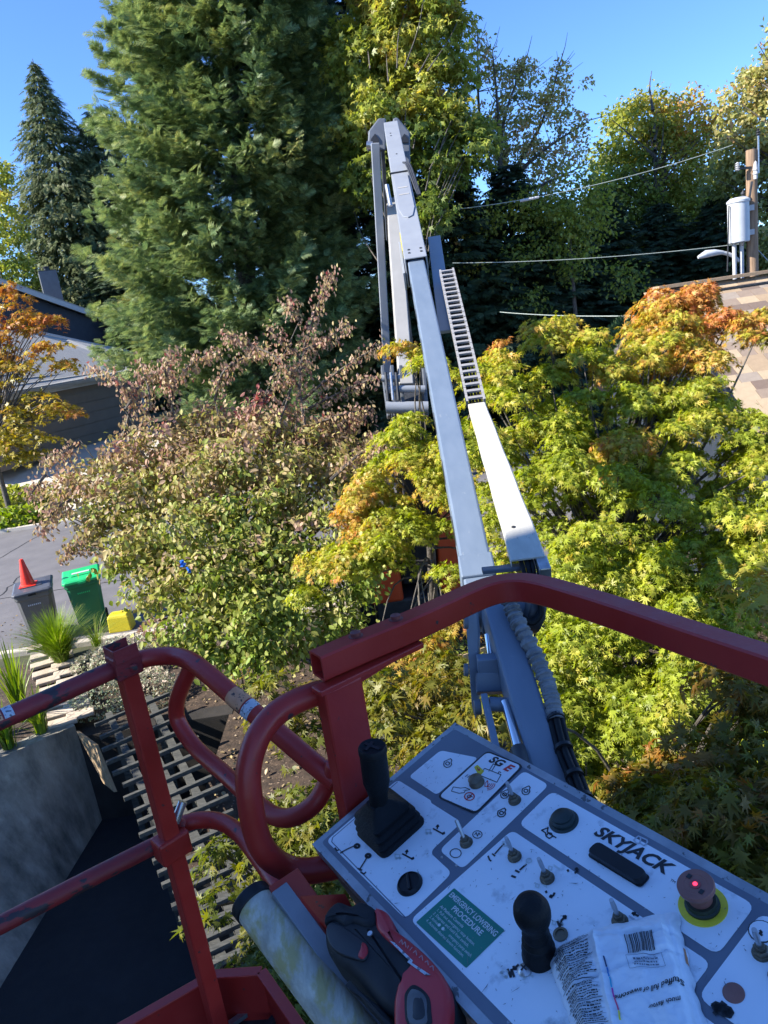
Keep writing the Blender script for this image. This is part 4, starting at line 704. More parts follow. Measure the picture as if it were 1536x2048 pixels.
for q in (.22, .5, .72):
    a = Z(*[base_l[j] + (base_r[j] - base_l[j]) * q for j in (0, 1)], ZS - .06); c_ = Z(*[end_l[j] + (end_r[j] - end_l[j]) * q for j in (0, 1)], ZS - .06); MB().beam(a + (a - c_) * .02, c_, .09, .09).build('beam', WOODG, t)
    for f in (.12, .5, .9): p = a.lerp(c_, f); MB().beam(p - Vector((0, 0, .04)), Vector((p.x, p.y, DZ if p.x < -2.7 or (p.x < -1.2 and p.y < 6.4) else G)), .09, .09, up=Vector((0, 1, 0))).build('post', WOODG, t)
a, b_, c_, d_ = Z(152, 1462, -5.05), Z(190, 1490, -5.1), Z(228, 1584, -5.6), Z(206, 1566, -5.7)
m = MB(); q = [a, b_, c_, d_]; m.rings([q, [p + Vector((.03, .03, -.02)) for p in q]]); tag(m.build('plank', WOODL), 'warped tan plywood board leaning beside the concrete wall corner', 'board')
t = empty('wooden_fence', (.2, 8.6, G), 'weathered picket fence with gaps, half hidden behind the shaded maple', 'fence')
f0, f1 = Z(742, 1500, G), Z(1010, 1392, G); nf_ = 24
for i in range(nf_):
    p = f0.lerp(f1, i / (nf_ - 1)); MB().box(p + Vector((0, 0, .42 + random.uniform(-.02, .02))), (.07, .02, .84), Matrix.Rotation(.35, 3, 'Z')).build('picket', WOODL if i % 3 else WOODG, t)
for zz in (.2, .65): MB().beam(f0 + Vector((0, .03, zz)), f1 + Vector((0, .03, zz)), .03, .07).build('rail', WOODG, t)
PW = pmat('peeling_white_wood', (.42, .39, .34), (.55, .52, .47), 12, .8, wear=(.2, .17, .13), wscale=30, wth=.6)
cc = D(1512, 1468, 4.9); t = empty('crate', tuple(cc - Vector((0, 0, .2))), 'pale open wooden tray among the shaded maple leaves, holding wood scraps', 'crate')
M_ = Matrix.Rotation(.6, 3, 'Z') @ Matrix.Rotation(.5, 3, 'X')
for o_, s_ in (((0, 0, 0), (.3, .3, .012)), ((-.15, 0, .04), (.012, .3, .09)), ((.15, 0, .04), (.012, .3, .09)), ((0, .15, .04), (.3, .012, .09)), ((0, -.15, .04), (.3, .012, .09))):
    MB().box(cc + M_ @ Vector(o_), s_, M_).build('board', PW, t)
sc_ = empty('wood_scraps', tuple(cc), 'splintered wood scraps lying in the pale tray', 'wood scraps')
for i in range(5): MB().box(cc + M_ @ Vector((rng.uniform(-.08, .08), rng.uniform(-.08, .08), .03 + i * .012)), (.2, .04, .012), M_ @ Matrix.Rotation(rng.uniform(0, 3), 3, 'Z')).build('scrap', PW if i % 2 else WOODL, sc_)
MB().tube([cc - Vector((0, 0, .05)), Vector((cc.x, cc.y, G))], .02, 6).build('stake', WOODG, t)
# ================================================================ the boom lift
LIFT = empty('boom_lift', (.4, 12.6, G), 'articulated boom lift with red platform rails and slate-grey boom, its orange body in the road', 'boom lift')
# ---- chassis and body, half hidden by the maple
by = 12.6; b = MB()
ch0 = Yd(775, 1180, 12.0)
for nm, x0, x1, zt_, zb_, yy, m in (('hood', Yd(715, 1180, 12).x, Yd(805, 1180, 12).x, -3.55, -4.75, 12.6, ORANGE), ('hood', Yd(882, 1180, 12).x, Yd(960, 1180, 12).x, -3.45, -4.75, 12.6, ORANGE), ('counterweight', Yd(806, 1180, 12).x, Yd(881, 1180, 12).x, -3.6, -4.7, 13.2, DARK)):
    MB().box(((x0 + x1) / 2, yy, (zt_ + zb_) / 2), (x1 - x0, 1.9, zt_ - zb_)).build(nm, m, LIFT, bevel=.06, seg=3)
xm = Yd(843, 1180, 12).x
en = MB()
for i in range(9): en.box((xm + rng.uniform(-.22, .22), 12.1, -3.7 - i * .1), (rng.uniform(.1, .3), .3, .07))
en.tube([(xm - .2, 12.0, -3.9), (xm, 11.95, -4.1), (xm + .2, 12, -4.4)], .012, 6); tag(en.build('engine', PLASTIC, LIFT), kind='stuff')
MB().box((xm, 13, -4.9), (1.7, 2.6, .35)).build('chassis', DARK, LIFT, bevel=.05)
for sx in (-1, 1):
    for yy in (11.9, 14.1): MB().lathe([(0, -.13), (.25, -.13), (.38, -.1), (.42, 0), (.38, .1), (.25, .13), (0, .13)], (xm + sx * 1.0, yy, G + .42), Matrix.Rotation(math.pi / 2, 3, 'Y'), 28).build('wheel', RUBBER, LIFT, smooth=True)
# ---- main boom: outer tube and fly tube on one axis
def P3(px, py, d): return D(px, py, d)
pN = P3(952, 1122, 3.53); pM = P3(832, 522, 6.5); ax = (P3(781, 243, 10.7) - pM).normalized(); pT = P3(781, 243, 10.7); axn = (pM - pN).normalized(); upn = Vector((0, 0, 1)); upn = (upn - axn * axn.dot(upn)).normalized()
fly = MB(); fly.beam(pN, pM + axn * .5, .150, .19, top=True); FLY = fly.build('fly_boom', BLUE, LIFT, bevel=.012)
out = MB(); o0 = pM + upn * .035; o1 = pT
t_ = (o1 - o0).normalized(); sd_ = t_.cross(Vector((0, 0, 1))).normalized(); u_ = sd_.cross(t_)
def hollow(b, a, c, w0, h0, w1, h1, th=.014, depth=.25):
    t = (c - a).normalized(); sd = t.cross(Vector((0, 0, 1))).normalized(); u = sd.cross(t)
    R_ = lambda p, w, h: [p + sd * x * w / 2 - u * (0 if y > 0 else h) for x, y in ((-1, -1), (1, -1), (1, 1), (-1, 1))]
    R2 = lambda p, w, h: [p + sd * x * (w / 2 - th) - u * (th if y > 0 else h - th) for x, y in ((-1, -1), (1, -1), (1, 1), (-1, 1))]
    return b.rings([R2(a + t * depth, w0, h0), R2(a, w0, h0), R_(a, w0, h0), R_(c, w1, h1)])
hollow(out, o0, o1, .205, .27, .205, .28); OUT = out.build('outer_boom', GREY, LIFT, bevel=.008)
def onbeam(o0, t, sd, u, d, x, h): return o0 + t * d + sd * x + u * h
Lo = (o1 - o0).length
# collar, bolts, access plate with two slots, joint gap
MB().box(onbeam(o0, t_, sd_, u_, Lo * .50, 0, .006), (.25, .02, .02), Matrix((sd_, t_, u_)).transposed()).build('joint_strip', DARK, OUT)
pl = MB(); pl.rings([[onbeam(o0, t_, sd_, u_, Lo * .47 - a, b_, h) for a, b_ in [(0, -.085), (0, .085), (1.2, .085), (1.45, .05), (1.5, 0), (1.45, -.05), (1.2, -.085)]] for h in (.001, .012)]); pl.build('access_plate', GREY, OUT, bevel=.004)
for q in (.40, .55): MB().box(onbeam(o0, t_, sd_, u_, Lo * .47 - q * 1.7 + .2, 0, .014), (.11, .035, .004), Matrix((sd_, t_, u_)).transposed()).build('slot', BEIGE, OUT)
for q, x in ((.12, -.05), (.12, .06), (.2, -.05), (.2, .06), (3.6, .0), (4.6, -.03), (4.75, -.03), (5.9, -.06)):
    MB().lathe([(.012, 0), (.012, .006), (0, .007)], onbeam(o0, t_, sd_, u_, q, x, 0), Matrix((sd_, t_, u_)).transposed(), 8).build('bolt', DARK, OUT)
MB().box(onbeam(o0, t_, sd_, u_, .55, -.106, -.07), (.004, .5, .07), Matrix((sd_, t_, u_)).transposed()).build('yellow_decal', YEL, OUT)
hz = MB()
for k in range(3): hz.tube(spline([onbeam(o0, t_, sd_, u_, Lo * .50 + .3, .06, .03), onbeam(o0, t_, sd_, u_, Lo * .5, .09 + .02 * k, .06), onbeam(o0, t_, sd_, u_, Lo * .5 - .8, .15 + .015 * k, -.05)], 6), .013, 6)
hz.build('hose', DARK, OUT, smooth=True)
# wear pad rail under the outer boom end
MB().beam(o0 + sd_ * -.12 - u_ * .20 + t_ * -.02, o0 + sd_ * -.12 - u_ * .24 + t_ * .9, .02, .16).build('side_plate', GREY, OUT, bevel=.003)
# oval lightening holes along the left side of the fly boom
sdn = axn.cross(upn)
Mf = Matrix((axn, upn, -sdn)).transposed(); Lf = (pM - pN).length
for i in range(7):
    c_ = pN + axn * (.35 + i * Lf / 7.4) - sdn * .0752 - upn * .10
    h_ = MB(); h_.rings([[c_ + axn * math.cos(a) * .11 + upn * math.sin(a) * .045 - sdn * z for a in [k * math.pi / 8 for k in range(16)]] for z in (0, .0015)]); h_.build('oval_hole', INK, FLY)
MB().beam(pN - axn * .10 + upn * .006, pN + axn * .05 + upn * .006, .168, .215, top=True).build('boom_nose', BLUE, FLY, bevel=.008)
# ---- elbow plates at the top, risers behind
el = MB()
for side, px_list in ((-1, [(735, 300), (737, 262), (757, 236), (772, 236), (772, 300)]), (1, [(786, 236), (795, 234), (820, 264), (821, 345), (820, 400), (800, 400), (790, 330)])):
    q = [D(a, b_, 10.95) for a, b_ in px_list]; el = MB(); el.rings([q, [p + Vector((0, .12, 0)) for p in q]]); pl = el.build('elbow_plate', DGREY, LIFT, bevel=.02)
    cx = 750 if side < 0 else 809; q = [D(cx + a, b_, 10.93) for a, b_ in [(-8, 285), (-8, 278), (0, 267), (8, 278), (8, 285)]]; MB().rings([q, [p + Vector((0, .05, 0)) for p in q]]).build('triangular_opening', INK, pl)
MB().tube([D(733, 290, 10.9), D(745, 291, 10.9)], .055, 12).build('pivot_pin', STEEL, LIFT, smooth=True)
MB().beam(D(750, 286, 10.8), D(777, 785, 12.4), .125, .14, up=Vector((0, -1, 0))).build('riser_link', GREY, LIFT, bevel=.012)
MB().beam(D(765, 300, 11.1), D(776, 480, 11.6), .05, .3, up=Vector((0, -1, 0))).build('riser_cylinder', DARK, LIFT)
MB().tube([D(773, 370, 11.0), D(781, 412, 11.0)], .035, 8).build('cylinder_rod', STEEL, LIFT, smooth=True)
MB().beam(D(785, 405, 11.4), D(812, 775, 10.2), .20, .22, up=Vector((0, -1, 0))).build('upper_riser', BEIGE, LIFT, bevel=.012)
# ---- lower linkage
for px0, px1 in ((765, 778), (783, 790), (800, 806), (846, 852)): MB().beam(D(px0, 735, 10.3), D(px1, 835, 10.3), .05, .35, up=Vector((0, -1, 0))).build('link_plate', DGREY, LIFT, bevel=.01)
for y_, x0, x1, r in ((815, 772, 856, .085), (757, 763, 800, .05), (778, 770, 850, .05)): MB().tube([D(x0, y_, 10.0), D(x1, y_, 10.0)], r, 16).build('pivot_pin', GREY, LIFT, smooth=True)
for i, px0 in enumerate((771, 781, 792)): MB().tube([D(px0, 745, 9.95), D(px0 + 5, 800, 9.95)], .02, 8).build('linkage_hose', STEEL if i == 1 else DARK, LIFT, smooth=True)
MB().beam(D(815, 790, 10.7), D(845, 1130, 12.6), .4, .4, up=Vector((0, -1, 0))).build('lower_riser', DARK, LIFT, bevel=.02)
MB().beam(D(790, 825, 10.5), D(800, 1000, 12.2), .1, .14, up=Vector((0, -1, 0))).build('lower_link', DGREY, LIFT, bevel=.02)
# ---- hose carrier: tray, chain, cream cover
MB().beam(D(868, 472, 7.3), D(893, 660, 5.7), .125, .03, top=True).build('carrier_tray', GREY, LIFT, bevel=.004)
c0, c1 = D(893, 538, 6.3), D(952, 802, 4.75); ca = (c1 - c0).normalized(); cs = ca.cross(Vector((0, 0, 1))).normalized(); cu = cs.cross(ca); Mc = Matrix((cs, ca, cu)).transposed()
CHM = pmat('grey_chain_plastic', (.24, .235, .235), (.33, .32, .315), 20, .55)
CH = empty('hose_chain', c0); CH.parent = LIFT; CH.matrix_parent_inverse = Matrix.Translation(-Vector(LIFT.location)); nL = 25; Lc = (c1 - c0).length; lk = None
for i in range(nL):
    p = c0 + ca * (i + .5) * Lc / nL; st = Lc / nL
    if lk is None:
        b = MB(); b.box((0, 0, 0), (.105, st * .30, .014)).box((-.056, 0, -.02), (.016, st * .94, .055)).box((.056, 0, -.02), (.016, st * .94, .055)).box((0, 0, -.05), (.105, st * .3, .01)); lk = b.build('chain_link', CHM, CH); o = lk
    else: o = bpy.data.objects.new('chain_link', lk.data); COL.objects.link(o); o.parent = CH
    o.matrix_parent_inverse = Matrix.Identity(4); o.matrix_basis = Matrix.Translation(p - c0) @ (Mc @ Matrix.Rotation(rng.normal(0, .03), 3, 'X')).to_4x4()
b = MB()
for x in (-.03, -.008, .014, .034): b.tube([c0 + cs * x - cu * .03, c1 + cs * x - cu * .03 + ca * .1], .010, 6)
tag(b.build('hose', RUBBER, CH), kind='stuff')
v0, v1 = D(953, 806, 4.7), D(1057, 1116, 3.1); va = (v1 - v0).normalized(); vs_ = va.cross(Vector((0, 0, 1))).normalized(); vu = vs_.cross(va)
b = MB(); W_ = .145; prof = lambda p, W_: [p + vs_ * x + vu * y for x, y in ((-W_ / 2, -.035), (-W_ / 2, -.004), (-W_ / 2 + .006, 0), (W_ / 2 - .006, 0), (W_ / 2, -.004), (W_ / 2, -.035), (W_ / 2 - .004, -.035), (W_ / 2 - .004, -.008), (-W_ / 2 + .004, -.008), (-W_ / 2 + .004, -.035))]
b.rings([prof(v0.lerp(v1, i / 12) + vs_ * .0015 * math.sin(i * 1.7), .112 + .036 * i / 12) for i in range(13)]); CV = b.build('hose_cover', COVER, LIFT)
hc = D(1028, 1068, 3.35); MB().lathe([(.010, 0), (.010, .0015), (0, .0016)], v0 + va * va.dot(hc - v0) + vs_ * vs_.dot(hc - v0) + vu * .0003, Matrix((vs_, va, vu)).transposed(), 16).build('screw_hole', INK, CV)
b = MB()
for x in (-.035, -.012, .008, .03): b.tube(spline([v1 + vs_ * x - vu * .025 - va * .1, v1 + vs_ * x - vu * .03 + va * .03, v1 + vs_ * (x * .8) - vu * .10 + va * .09], 5), .010, 8)
tag(b.build('hose', RUBBER, LIFT, smooth=True), kind='stuff')
MB().box(v1 - vs_ * .055 + va * .035 - vu * .03, (.05, .10, .05), Matrix((vs_, va, vu)).transposed()).build('bracket', STEEL, LIFT, bevel=.006)
b = MB(); b.beam(v1 + vs_ * .20 - vu * .05 - va * .02, v1 + vs_ * .03 - vu * .055 - va * .02, .05, .02); b.build('bracket', DGREY, LIFT, bevel=.004)
# ---- jib
j0, j1 = D(990, 1190, 2.62), D(1112, 1590, 2.12)
MB().beam(j0, j1, .100, .13, top=True).build('jib', BLUE, LIFT, bevel=.01)
MB().box(pN - axn * .14 - upn * .13, (.15, .2, .24), Matrix((sdn, axn, upn)).transposed()).build('nose_block', BLUE, LIFT, bevel=.01)
MB().tube([D(930, 1232, 2.75), D(1085, 1215, 2.75)], .05, 16).build('pivot_pin', DGREY, LIFT, smooth=True)
MB().tube([D(1050, 1215, 2.7), D(1082, 1222, 2.7)], .085, 20).build('rotary_hub', DARK, LIFT, smooth=True, bevel=.006)
MB().tube(spline([D(1045, 1235, 2.6), D(1065, 1245, 2.6), D(1082, 1225, 2.6), D(1078, 1195, 2.6)], 6), .012, 8).build('hub_hose', RUBBER, LIFT, smooth=True)
sp = MB(); q1 = [(930, 1225), (952, 1225), (957, 1270), (957, 1400), (950, 1440), (943, 1410)]; q = [D(a, b_, 2.55) for a, b_ in q1]; sp.rings([q, [p + Vector((.012, .03, 0)) for p in q]]); sp.build('link_plate', BLUE, LIFT, bevel=.004)
MB().beam(D(955, 1330, 2.52), D(1012, 1325, 2.52), .05, .06).build('cross_tube', BLUE, LIFT, bevel=.004)
q = [D(a, b_, 2.5) for a, b_ in [(952, 1345), (1012, 1345), (1014, 1382), (953, 1384)]]; MB().rings([q, [p + Vector((0, .03, -.03)) for p in q]]).build('cross_plate', BLUE, LIFT, bevel=.004)
MB().beam(D(962, 1245, 2.72), D(1000, 1245, 2.72), .08, .06).build('cross_tube', DGREY, LIFT, bevel=.004)
MB().beam(D(968, 1392, 2.42), D(1000, 1530, 2.2), .022, .03).build('link_bar', BLUE, LIFT, bevel=.003)
MB().tube([D(978, 1408, 2.42), D(1018, 1410, 2.42)], .024, 14).build('pivot_pin', BLUE, LIFT, smooth=True)
MB().tube([D(948, 1415, 2.42), D(962, 1414, 2.42)], .026, 14).build('pin_cap', DGREY, LIFT, smooth=True, bevel=.003)
for yy in (1245, 1340): MB().tube([D(928, yy, 2.5), D(936, yy, 2.5)], .022, 14).build('pin_cap', DGREY, LIFT, smooth=True)
MB().tube([D(1010, 1405, 2.4), D(1048, 1540, 2.15)], .015, 14).build('cylinder_rod', CHROME, LIFT, smooth=True)
MB().tube([D(1036, 1498, 2.22), D(1056, 1570, 2.1)], .024, 14).build('cylinder_barrel', DARK, LIFT, smooth=True)
MB().tube([D(976, 1270, 2.62), D(984, 1320, 2.56)], .014, 12).build('cylinder_rod', CHROME, LIFT, smooth=True)
# ---- fabric hose sleeve with wrinkles, then black hoses with ties
SLV = pmat('grey_fabric_sleeve', (.13, .14, .15), (.24, .25, .26), 18, .9, bump=.9, bs=40)
pp_ = spline([D(1018, 1195, 2.55), D(1028, 1228, 2.52), D(1052, 1275, 2.46), D(1080, 1330, 2.4), D(1100, 1385, 2.34), D(1112, 1440, 2.28)], 22); n_ = len(pp_)
rr = [.026 + .0045 * math.sin(i * 1.05 + 1.5 * math.sin(i * .31)) * (1 if i < n_ * .72 else .3) + .002 * math.sin(i * 2.3) for i in range(n_)]
sb = MB(); sb.tube(pp_, rr, 16); sb.v = [tuple(Vector(v) + Vector((1, .5, .5)) * .004 * noise.noise(Vector(v) * 38)) for v in sb.v]; sb.build('hose_sleeve', SLV, LIFT, smooth=True)
hb_ = MB()
base_h = [D(1112, 1438, 2.28), D(1128, 1500, 2.2), D(1152, 1560, 2.1), D(1172, 1612, 2.02)]
for dx, dy in ((-.016, 0), (.0, .012), (.016, 0), (.004, -.014)): MB().tube(spline([p + Vector((dx, 0, dy)) for p in base_h], 6), .0105, 10).build('hose', RUBBER, LIFT, smooth=True)
for f in (0, .32, .62, .9):
    p = base_h[0].lerp(base_h[1], min(1, f * 3)) if f < .33 else (base_h[1].lerp(base_h[2], (f - .33) * 3) if f < .66 else base_h[2].lerp(base_h[3], (f - .66) * 3))
    tdir = (base_h[2] - base_h[1]).normalized(); MB().tube([p - tdir * .006, p + tdir * .006], .029, 16).build('hose_tie', PLASTIC, LIFT, smooth=True)
# ---- platform rails
ZR = -.60
BK = empty('platform', (-.58, 1.4, -1.62)); BK.parent = LIFT; BK.matrix_parent_inverse = Matrix.Translation(-Vector(LIFT.location)); LK = {}
def bk(o): return o
fr = [Z(a, b_, -.52) for a, b_ in [(634, 1332), (720, 1295), (800, 1262), (880, 1226), (935, 1200), (975, 1184), (1010, 1176), (1050, 1175), (1090, 1182), (1135, 1195), (1250, 1232), (1400, 1284), (1536, 1330), (1700, 1388)]]
rail = MB(); up = Vector((0, 0, 1)); rings = []; s2 = spline(fr, 5); WD, HT, TH = .040, .044, .004
for i, p in enumerate(s2):
    t = (s2[min(i + 1, len(s2) - 1)] - s2[max(i - 1, 0)]).normalized(); sd = t.cross(up).normalized()
    if i == 0: rings.append([p + t * .05 + sd * x * (WD / 2 - TH) + up * y * (HT / 2 - TH) for x, y in ((-1, -.85), (-.85, -1), (.85, -1), (1, -.85), (1, .85), (.85, 1), (-.85, 1), (-1, .85))]); rings.append([q - t * .05 for q in rings[0]])
    rings.append([p + sd * x * WD / 2 + up * y * HT / 2 for x, y in ((-1, -.85), (-.85, -1), (.85, -1), (1, -.85), (1, .85), (.85, 1), (-.85, 1), (-1, .85))])
rail.rings(rings); RAIL = rail.build('top_rail', RED, BK, smooth=True)
for a, b_ in ((712, 1274), (792, 1240)):
    p = Z(a, b_, -.50); MB().lathe([(.013, 0), (.013, .0015), (.009, .002), (.009, .008), (.0075, .009), (0, .009)], p + Vector((0, 0, .001)), k=12).build('bolt', pmat('painted_bolt%d' % a, (.12, .02, .02), (.2, .05, .04), 60, .5), RAIL, smooth=True)
R = .0185
def rtube(name, pts, r=R, m=RED, n=8): return MB().tube(spline(pts, n), r, 18).build(name, m, BK, smooth=True)
rtube('guard_rail', [Z(-80, 1472, ZR), Z(0, 1440, ZR), Z(120, 1387, ZR), Z(245, 1331, ZR)], m=REDW)
rtube('guard_rail', [Z(255, 1327, ZR), Z(300, 1315, ZR), Z(345, 1312, ZR), Z(378, 1321, ZR), Z(410, 1343, -.61), Z(470, 1394, -.64), Z(540, 1452, -.68), Z(620, 1520, -.72), Z(672, 1562, -.75)])
rtube('loop_rail', [Z(384, 1330, -.612), Z(364, 1372, -.66), Z(353, 1410, -.71), Z(358, 1446, -.75), Z(392, 1496, -.79), Z(450, 1548, -.81), Z(520, 1612, -.82), Z(556, 1634, -.82), Z(592, 1632, -.81), Z(628, 1608, -.79), Z(652, 1570, -.76), Z(670, 1530, -.72)], .0165)
rtube('mid_rail', [Z(-80, 1892, -1.04), Z(0, 1850, -1.04), Z(170, 1762, -1.04), Z(335, 1678, -1.04)], m=REDW)
rtube('mid_rail', [Z(352, 1652, -1.02), Z(400, 1640, -1.02), Z(442, 1644, -1.02), Z(480, 1668, -1.02), Z(520, 1718, -1.02), Z(560, 1775, -1.02), Z(600, 1820, -1.04)])
C = [(668, 1378, 1.20), (630, 1388, 1.18), (585, 1406, 1.16), (545, 1434, 1.14), (514, 1478, 1.12), (497, 1540, 1.11), (500, 1600, 1.11), (512, 1665, 1.12), (534, 1708, 1.13), (570, 1734, 1.15), (615, 1742, 1.16), (690, 1728, 1.17)]
MB().tube(spline([D(*q) for q in C], 7), .0200, 20).build('grab_loop', RED, BK, smooth=True)
# square post with brackets
pb = Z(250, 1332, ZR); px0 = Vector((pb.x, pb.y, 0)); dirp = (Z(245, 1331, ZR) - Z(0, 1440, ZR)).normalized(); ang_p = math.atan2(dirp.y, dirp.x); Mp = Matrix.Rotation(ang_p, 3, 'Z')
MB().box((pb.x, pb.y, -1.1), (.036, .036, 1.02), Mp).build('rail_post', RED, BK, bevel=.004)
MB().box((pb.x, pb.y, ZR + .006), (.056, .046, .05), Mp).build('post_bracket', REDW, BK, bevel=.004)
ub = MB()
for o_, s_ in (((0, -.024, .018), (.05, .003, .03)), ((0, .024, .018), (.05, .003, .03)), ((-.024, 0, .018), (.003, .05, .03))): ub.box(Vector((pb.x, pb.y, ZR + .015)) + Mp @ Vector(o_), s_, Mp)
ub.build('open_bracket', REDW, BK, bevel=.001)
MB().box((pb.x, pb.y - .0, -1.03), (.07, .05, .055), Mp).build('post_bracket', RED, BK, bevel=.006)
q = Z(350, 1645, -.99); MB().tube([q, q + Vector((.02, .02, .035))], .010, 12).build('latch_pin', STEEL, BK, smooth=True); MB().lathe([(.012, 0), (.012, .008), (0, .009)], Z(362, 1646, -1.0), Matrix.Rotation(1.2, 3, 'X'), 10).build('bolt', REDW, BK)
MB().lathe([(.009, 0), (.009, .006), (0, .008)], Vector((pb.x, pb.y, ZR)) + Mp @ Vector((.008, -.024, .0)), Matrix.Rotation(math.pi / 2, 3, 'X'), 10).build('bolt', REDW, BK)
# box-section corner post under the rail end, with gusset
pc = Z(668, 1368, -.546); t1_ = (fr[3] - fr[0]).normalized(); Mq = Matrix.Rotation(math.atan2(t1_.y, t1_.x), 3, 'Z')
MB().box((pc.x + .005, pc.y + .015, -.95), (.072, .034, .80), Mq).build('corner_post', RED, BK, bevel=.004)
MB().beam(Z(632, 1384, -.549), Z(838, 1286, -.549), .028, .01).build('rail_flange', RED, BK, bevel=.002)
q = [Z(705, 1350, -.553), Z(846, 1284, -.553), Z(838, 1292, -.565), Z(712, 1372, -.575)]; MB().rings([q, [p + Vector((-.008, .012, 0)) for p in q]]).build('gusset', RED, BK)
# toe boards and floor
g1, g2, g3, g4 = Z(150, 2110, -1.47), Z(425, 1952, -1.47), Z(523, 1945, -1.47), Z(720, 2230, -1.47)
for a, b_ in ((g1, g2), (g2, g3), (g3, g4)):
    MB().beam(a, b_, .004, .15, top=True).build('toe_board', RED, BK); MB().beam(a + Vector((0, 0, .004)), b_ + Vector((0, 0, .004)), .026, .006).build('toe_board_lip', RED, BK, bevel=.002)
q = [g1, g2, g3, g4, Vector((.3, .2, -1.47)), Vector((-.5, .1, -1.47))]; MB().rings([[Vector((p.x, p.y, -1.625)) for p in q], [Vector((p.x, p.y, -1.612)) for p in q]]).build('floor', DARK, BK)
rg = Z(480, 2010, -1.6)
for i in range(3): MB().box(rg + Vector((.07 * i - .05, -.03 * i, .005)), (.09, .015, .012), Matrix.Rotation(.3 + i * .3, 3, 'Z')).build('floor_tread', STEEL if i == 1 else DARK, BK)
# red angle brackets near the console
MB().beam(D(566, 1756, 1.09), D(690, 1935, .99), .053, .006).build('angle_bracket', pmat('lit_red_paint', (.42, .035, .02), (.5, .06, .03), 10, .4, wear=(.1, .04, .04), wscale=40, wth=.66), BK, bevel=.002)  # brighter copy of the rail red, sunlight put into the colour
q = [D(a, b_, 1.02) for a, b_ in [(600, 1792), (690, 1788), (740, 1880), (690, 1900)]]; MB().rings([q, [p - Vector((0, 0, .01)) for p in q]]).build('support_plate', RED, BK)
# stickers on the rails
def wrap(name, path, i0, i1, r, a0, a1, m, parent=None):
    b = MB(); rows = []
    for i in range(i0, i1 + 1):
        t = (path[i + 1] - path[i - 1]).normalized(); s_ = t.cross(up).normalized(); u = s_.cross(t); rows.append([path[i] + (s_ * math.cos(a) + u * math.sin(a)) * r for a in [a0 + (a1 - a0) * k / 8 for k in range(9)]])
    b.rings(rows, False, False, False); return b.build(name, m, parent or BK, smooth=True)
STO = pmat('orange_sticker', (.55, .22, .10), (.62, .3, .16), 60, .5, wear=(.03, .03, .03), wscale=70, wth=.55); STW = pmat('white_sticker', (.42, .46, .52), (.5, .54, .6), 40, .5, wear=(.12, .13, .15), wscale=180, wth=.56)
pt = spline([Z(410, 1343, -.61), Z(470, 1394, -.64), Z(540, 1452, -.68)], 30); wrap('warning_sticker', pt, 28, 40, R + .0005, -.6, 2.6, STO); wrap('white_sticker', pt, 41, 47, R + .0006, -.6, 2.6, STW)
pt = spline([Z(-80, 1472, ZR), Z(0, 1440, ZR), Z(120, 1387, ZR)], 30); wrap('white_sticker', pt, 32, 37, R + .0006, .3, 2.8, STW); wrap('orange_sticker', pt, 25, 31, R + .0006, .3, 2.8, STO)
# ---------------------------------------------------------------- scuffed silver tube with its flat flange
TUB = pmat('stained_silver', (.34, .32, .26), (.60, .57, .47), 34, .55, metal=.1, wear=(.40, .345, .15), wscale=24, wth=.48, wsoft=.14, stretch=(1.6, .45, 1.6), bump=.3)
t = empty('metal_tube', tuple(D(500, 1810, 1.0)), 'scuffed silver tube with yellow stains and a dark end cap, lying beside the red tool', 'tube')
a_, b_ = D(508, 1808, 1.07), D(770, 2150, .89); MB().tube([a_.lerp(b_, i / 10) for i in range(11)], .0295, 28).build('barrel', TUB, t, smooth=True)
d_ = (b_ - a_).normalized(); MB().tube([a_ - d_ * .012, a_ + d_ * .006], .0315, 28).build('end_cap', PLASTIC, t, smooth=True, bevel=.002)
MB().beam(D(558, 1778, 1.06), D(800, 2110, .91), .026, .012).build('flange', pmat('dull_aluminium', (.22, .235, .26), (.30, .315, .34), 12, .45, metal=.4), t, bevel=.001)
# ================================================================ the control console
PS = 1.1
va_, vb_ = ray(-117, 884).normalized(), ray(4192, -1032).normalized()
e1 = -va_; e2 = (vb_ - e1 * vb_.dot(e1)).normalized(); en_ = e1.cross(e2)
PO = D(627, 1688, 1.05 * PS); MP = Matrix(((e1.x, e2.x, en_.x, PO.x), (e1.y, e2.y, en_.y, PO.y), (e1.z, e2.z, en_.z, PO.z), (0, 0, 0, 1)))
def uv(px, py, h=0.0):
    r_ = ray(px, py); q = PO + en_ * h; t_ = q.dot(en_) / r_.dot(en_); d_ = r_ * t_ - PO; return (d_.dot(e1), d_.dot(e2))
A1 = lambda x, y: uv(600 + x / 3.282, 1440 + y / 3.282)
A2 = lambda x, y: uv(1068 + x / 3.282, 1440 + y / 3.282)
def pchild(o, p=None):
    o.parent = p or CPN
    if p is None or p is CPN: pass
    return o
UL, VL, HL = .86, .313, .15
b = MB(); rings = []
for h, k in ((-HL, .012), (-.003, 0), (0, .002)): rings.append([(k, -.002 + k, h), (UL - k, -.002 + k, h), (UL - k, VL - k, h), (k, VL - k, h)])
b.rings(rings); CPN = b.build('control_panel', pmat('scuffed_panel_metal', (.10, .10, .115), (.16, .16, .18), 10, .45, metal=.4), None, bevel=.002)
CPN.matrix_world = MP; CPN.parent = LIFT; CPN.matrix_parent_inverse = Matrix.Translation(-Vector(LIFT.location)); CPN.matrix_basis = MP
def pb_(b, name, m, parent=None, smooth=False, bevel=0): o = b.build(name, m, None, smooth, bevel); o.parent = parent or CPN; return o
